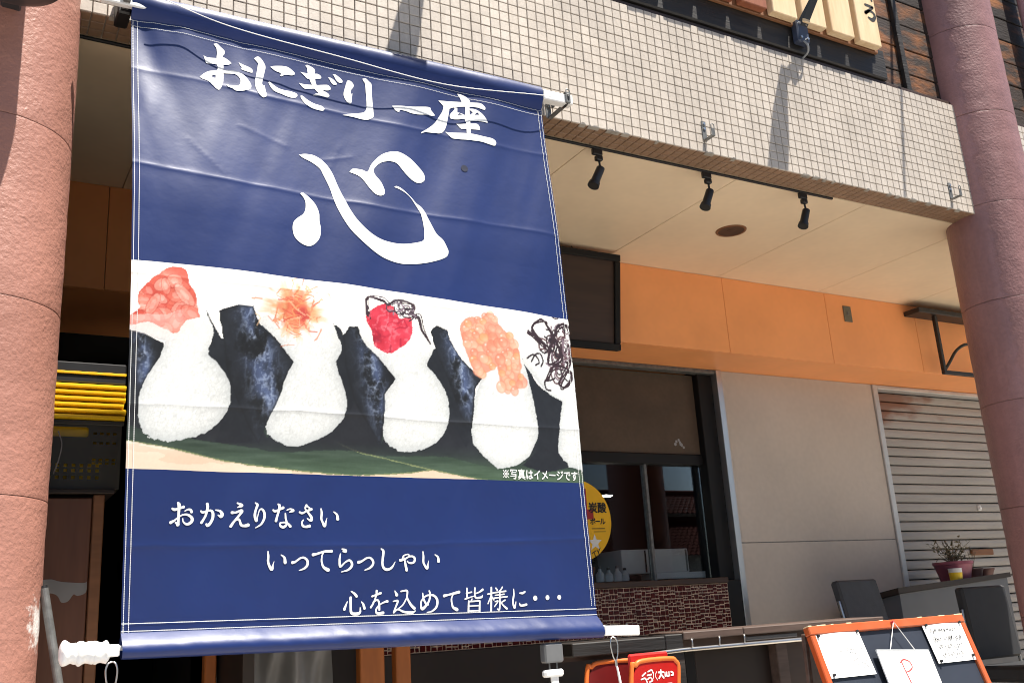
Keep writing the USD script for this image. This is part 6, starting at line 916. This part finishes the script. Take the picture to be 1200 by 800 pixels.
# ---------------------------------------------------------------- red folding chairs
def red_chair(x, y, yaw, label, text, m='red_plastic'):
    t = thing('red_chair', label, 'chair', (x, y, .552), group='red chairs with orange tube frames')
    c, s = math.cos(math.radians(yaw)), math.sin(math.radians(yaw)); X, Yv, Z = np.array([c, s, 0]), np.array([-s, c, 0]), np.array([0, 0, 1.0]); O_ = np.array([x, y, .552])
    W3 = lambda p, f=0.0: O_ + np.outer(p[:, 0], X) + np.outer(p[:, 1], Z) + np.outer(np.full(len(p), -f), Yv) if np.ndim(f) == 0 else None
    out = np.array([(-.205, .02), (-.135, .60), (-.105, .648), (-.06, .665), (.10, .665), (.135, .650), (.148, .615), (.128, .45), (.105, .02)]) * (1.0, 1.0)
    out = np.column_stack([out[:, 0] * .9, (out[:, 1] - .898) * .885 + .898])
    shp = Polygon(out).buffer(-.004)
    f_, b_ = W3(np.array(flat(shp)[0]), .006), None
    v, f = flat(shp); part(t, 'back_sheet', trimesh.Trimesh(np.vstack([W3(v, .004), W3(v, -.004)]), np.vstack([f, f[:, ::-1] + len(v)]), process=False), m)
    part(t, 'tube_frame', tube(spline([tuple(q) for q in W3(out, .0)], 5), .010, 10), 'orange_tube', smooth=True)
    part(t, 'seat', obox(O_, X, Yv, Z, (-.19, .16), (.02, .36), (.36, .385), .008), 'red_plastic')
    for i in (-.19, .15): part(t, 'leg', rod(O_ + X * i + Yv * .34 + Z * .36, O_ + X * i * 1.1 + Yv * .36, .011, 10), 'orange_tube')
    if text:
        part(t, 'back_cushion', obox(O_, X, Yv, Z, (-.115, .098), (.012, .03), (.42, .722), .008), 'red_plastic')
        S_ = [[(-.075, .590, .007), (-.055, .602, .007)], [(-.083, .575, .006), (-.060, .578, .007), (-.050, .560, .006)], [(-.088, .556, .006), (-.070, .550, .008), (-.052, .556, .006)], [(-.040, .606, .006), (-.018, .611, .007), (-.010, .596, .005)], [(-.045, .590, .007), (-.022, .592, .007)], [(-.045, .573, .007), (-.030, .580, .006), (-.018, .566, .007), (-.036, .560, .006)], [(-.008, .600, .004), (-.012, .575, .004)],
              [(.012, .603, .003), (.001, .585, .003), (.012, .565, .003)], [(.022, .598, .008), (.050, .597, .008)], [(.036, .607, .008), (.034, .588, .008), (.022, .572, .007)], [(.036, .588, .008), (.050, .572, .008)], [(.060, .595, .006), (.060, .578, .006)], [(.070, .595, .007), (.070, .578, .007), (.082, .578, .006)], [(.084, .596, .006), (.084, .578, .006)], [(.098, .595, .008), (.108, .590, .008), (.108, .580, .007), (.097, .580, .007)], [(-.09, .545, .004), (-.06, .538, .005), (-.03, .548, .004)]]
        part(t, 'emblem', sheet(aft(brush(S_), .9, 0, .103), lambda p: W3(p, .0055)), 'ink_white')
        part(t, 'small_print', sheet(aft(brush([[(.0, .543, .005), (.095, .546, .005)], [(.02, .532, .003), (.08, .534, .003)]]), .9, 0, .103), lambda p: W3(p, .0055)), 'ink_pink')
    return t
red_chair(2.612, 3.47, 2, 'red chair back with white lettering in an orange tube frame', True)
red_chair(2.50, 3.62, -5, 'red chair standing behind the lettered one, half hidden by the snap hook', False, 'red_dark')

# ---------------------------------------------------------------- left gap: cabinet, crates, pole
t = thing('brown_cabinet', 'dark brown wooden cabinet between the salmon column and the banner', 'cabinet', (.35, 3.74, .552))
part(t, 'door', bx(.10, .428, 3.74, 3.76, .60, 1.945, .003), 'cabinet_wood'); part(t, 'side_post', bx(.431, .468, 3.735, 3.78, .553, 1.957, .003), 'brown_wood', label='orange brown edge post'); part(t, 'carcass', bx(.10, .468, 3.782, 4.13, .553, 1.957), 'dark_panel')
part(t, 'cabinet_top', bx(.09, .50, 3.72, 4.14, 1.9585, 1.974, .003), 'dark_panel')
g = Polygon([(.30, 1.690), (.345, 1.692), (.38, 1.682), (.455, 1.675), (.470, 1.680), (.468, 1.640), (.44, 1.628), (.425, 1.634), (.408, 1.610), (.385, 1.606), (.372, 1.628), (.352, 1.640), (.30, 1.645)])
part(t, 'torn_tape', sheet(smooth_poly(np.array(g.exterior.coords[:-1]) * (.905, .905) + (0, .1377), 3), lambda p: np.column_stack([p[:, 0], np.full(len(p), 3.739), p[:, 1]])), 'grey_tape', label='torn piece of grey tape')
def crate(x0, x1, y0, y1, z0, z1, m, label, holes=True, liner=None):
    t = thing('plastic_crate', label, 'crate', ((x0 + x1) / 2, (y0 + y1) / 2, z0), group=None)
    front = sbox(x0, z0, x1, z1)
    if holes:
        H_ = [sbox(x0 + .12, z1 - .052, x0 + .305, z1 - .032).buffer(.008)]
        for zz in (z1 - .05, z1 - .085, z1 - .145, z1 - .158):
            for k in range(4): H_.append(sbox(x1 - .095 + k * .022, zz, x1 - .083 + k * .022, zz + .009))
        for zz in (z0 + .035, z0 + .060, z0 + .078):
            for k in range(int((x1 - x0 - .08) / .026)): H_.append(sbox(x0 + .03 + k * .026, zz, x0 + .042 + k * .026, zz + .012))
        front = front.difference(unary_union(H_))
    part(t, 'front_wall', prism_xz(front, y0, y0 + .004), m); part(t, 'back_wall', bx(x0, x1, y1 - .004, y1, z0, z1), m)
    part(t, 'side_wall', bx(x0, x0 + .004, y0 + .005, y1 - .005, z0, z1), m); part(t, 'side_wall', bx(x1 - .004, x1, y0 + .005, y1 - .005, z0, z1), m); part(t, 'base', bx(x0 + .005, x1 - .005, y0 + .005, y1 - .005, z0, z0 + .005), m)
    for a, b in ((y0 - .008, y0 - .0005), (y1 + .0005, y1 + .008)): part(t, 'rim', bx(x0 - .006, x1 + .006, a, b, z1 - .016, z1, .002), m)
    if liner: part(t, 'liner', bx(x0 + .012, x1 - .012, y0 + .03, y1 - .03, z0 + .01, z1 - .01), liner)
    return t
crate(.09, .514, 3.74, 4.08, 1.976, 2.222, 'crate_dark', 'dark perforated plastic crate at the bottom of the stack on the brown cabinet', liner='crate_yellow')
for k in range(6):
    t = thing('plastic_tray', ['lowest yellow plastic tray, resting on the dark crate', 'second yellow tray from the bottom of the stack', 'third yellow tray from the bottom of the stack', 'fourth yellow tray from the bottom of the stack', 'fifth yellow tray from the bottom of the stack', 'topmost tray of the thick yellow stack'][k], 'tray', (.33, 3.88, 2.223 + .0225 * k), group='nested yellow trays above the dark crate')
    z0 = 2.223 + .0225 * k; dx = .003 * rng.standard_normal()
    prof = [(3.732, z0 + .001), (3.72, z0 + .007), (3.72, z0 + .014), (3.736, z0 + .0205), (4.08, z0 + .0205), (4.08, z0 + .001)]
    part(t, 'tray_rim', hull([(x_, y_, z_) for x_ in (.08 + dx, .520 + dx) for y_, z_ in prof]), 'crate_yellow', smooth=30)
t = thing('black_box', 'black box on the yellow trays with a thin yellow stripe', 'box', (.33, 3.88, 2.360))
part(t, 'lower_half', bx(.09, .52, 3.735, 4.08, 2.360, 2.391, .004), 'black_metal'); part(t, 'yellow_stripe', bx(.09, .52, 3.73, 4.08, 2.3915, 2.400, .001), 'crate_yellow'); part(t, 'upper_half', bx(.09, .52, 3.735, 4.08, 2.4005, 2.436, .004), 'black_metal')
t = thing('grey_pole', 'grey metal pole leaning between the salmon column and the wrapped cloth', 'pole', (.33, 3.35, 0)); part(t, 'tube', rod((.262, 3.36, 1.62), (.385, 3.30, 1.0), .013, 16), 'zinc'); part(t, 'tip', rod((.262, 3.36, 1.62), (.2602, 3.361, 1.628), .011, 16), 'black_metal')
t = thing('wire', 'thin pale wire hanging from the salmon column', 'wire', (.29, 3.41, 2.1)); part(t, 'strand', tube(spline([(.278, 3.43, 2.12), (.291, 3.43, 2.08), (.286, 3.43, 2.03), (.272, 3.43, 1.98)]), .002, 6), 'zinc')
# things half hidden below the banner
t = thing('grey_tarpaulin', 'grey tarpaulin draped over furniture below the banner', 'tarpaulin', (1.12, 3.95, .55))
X_, Z_ = np.meshgrid(np.linspace(.88, 1.36, 40), np.linspace(.56, 1.44, 30)); y_ = 3.93 + .03 * np.sin(X_ * 34 + Z_ * 6) + .02 * np.sin(X_ * 71 - Z_ * 9) + (1.44 - Z_) * -.10; v = np.stack([X_, y_, Z_], -1).reshape(-1, 3)
i, j = np.meshgrid(np.arange(29), np.arange(39), indexing='ij'); a = (i * 40 + j).ravel(); f = np.vstack([np.column_stack([a, a + 1, a + 41]), np.column_stack([a, a + 41, a + 40])])
part(t, 'cover', trimesh.Trimesh(v, f, process=False), 'grey_tape', smooth=True); part(t, 'covered_frame', bx(.92, 1.32, 4.02, 4.4, .556, 1.43), 'dark_panel')
for x0, x1, lab in ((.862, .905, 'thin brown post at the left of the grey tarpaulin'), (1.47, 1.575, 'wide orange brown post below the banner'), (1.625, 1.69, 'narrow orange brown post right of the wide one')):
    top('wooden_post', bx(x0, x1, 3.88, 3.93, .553, 1.60, .004), 'post_wood', lab, 'post', group='brown posts below the banner')
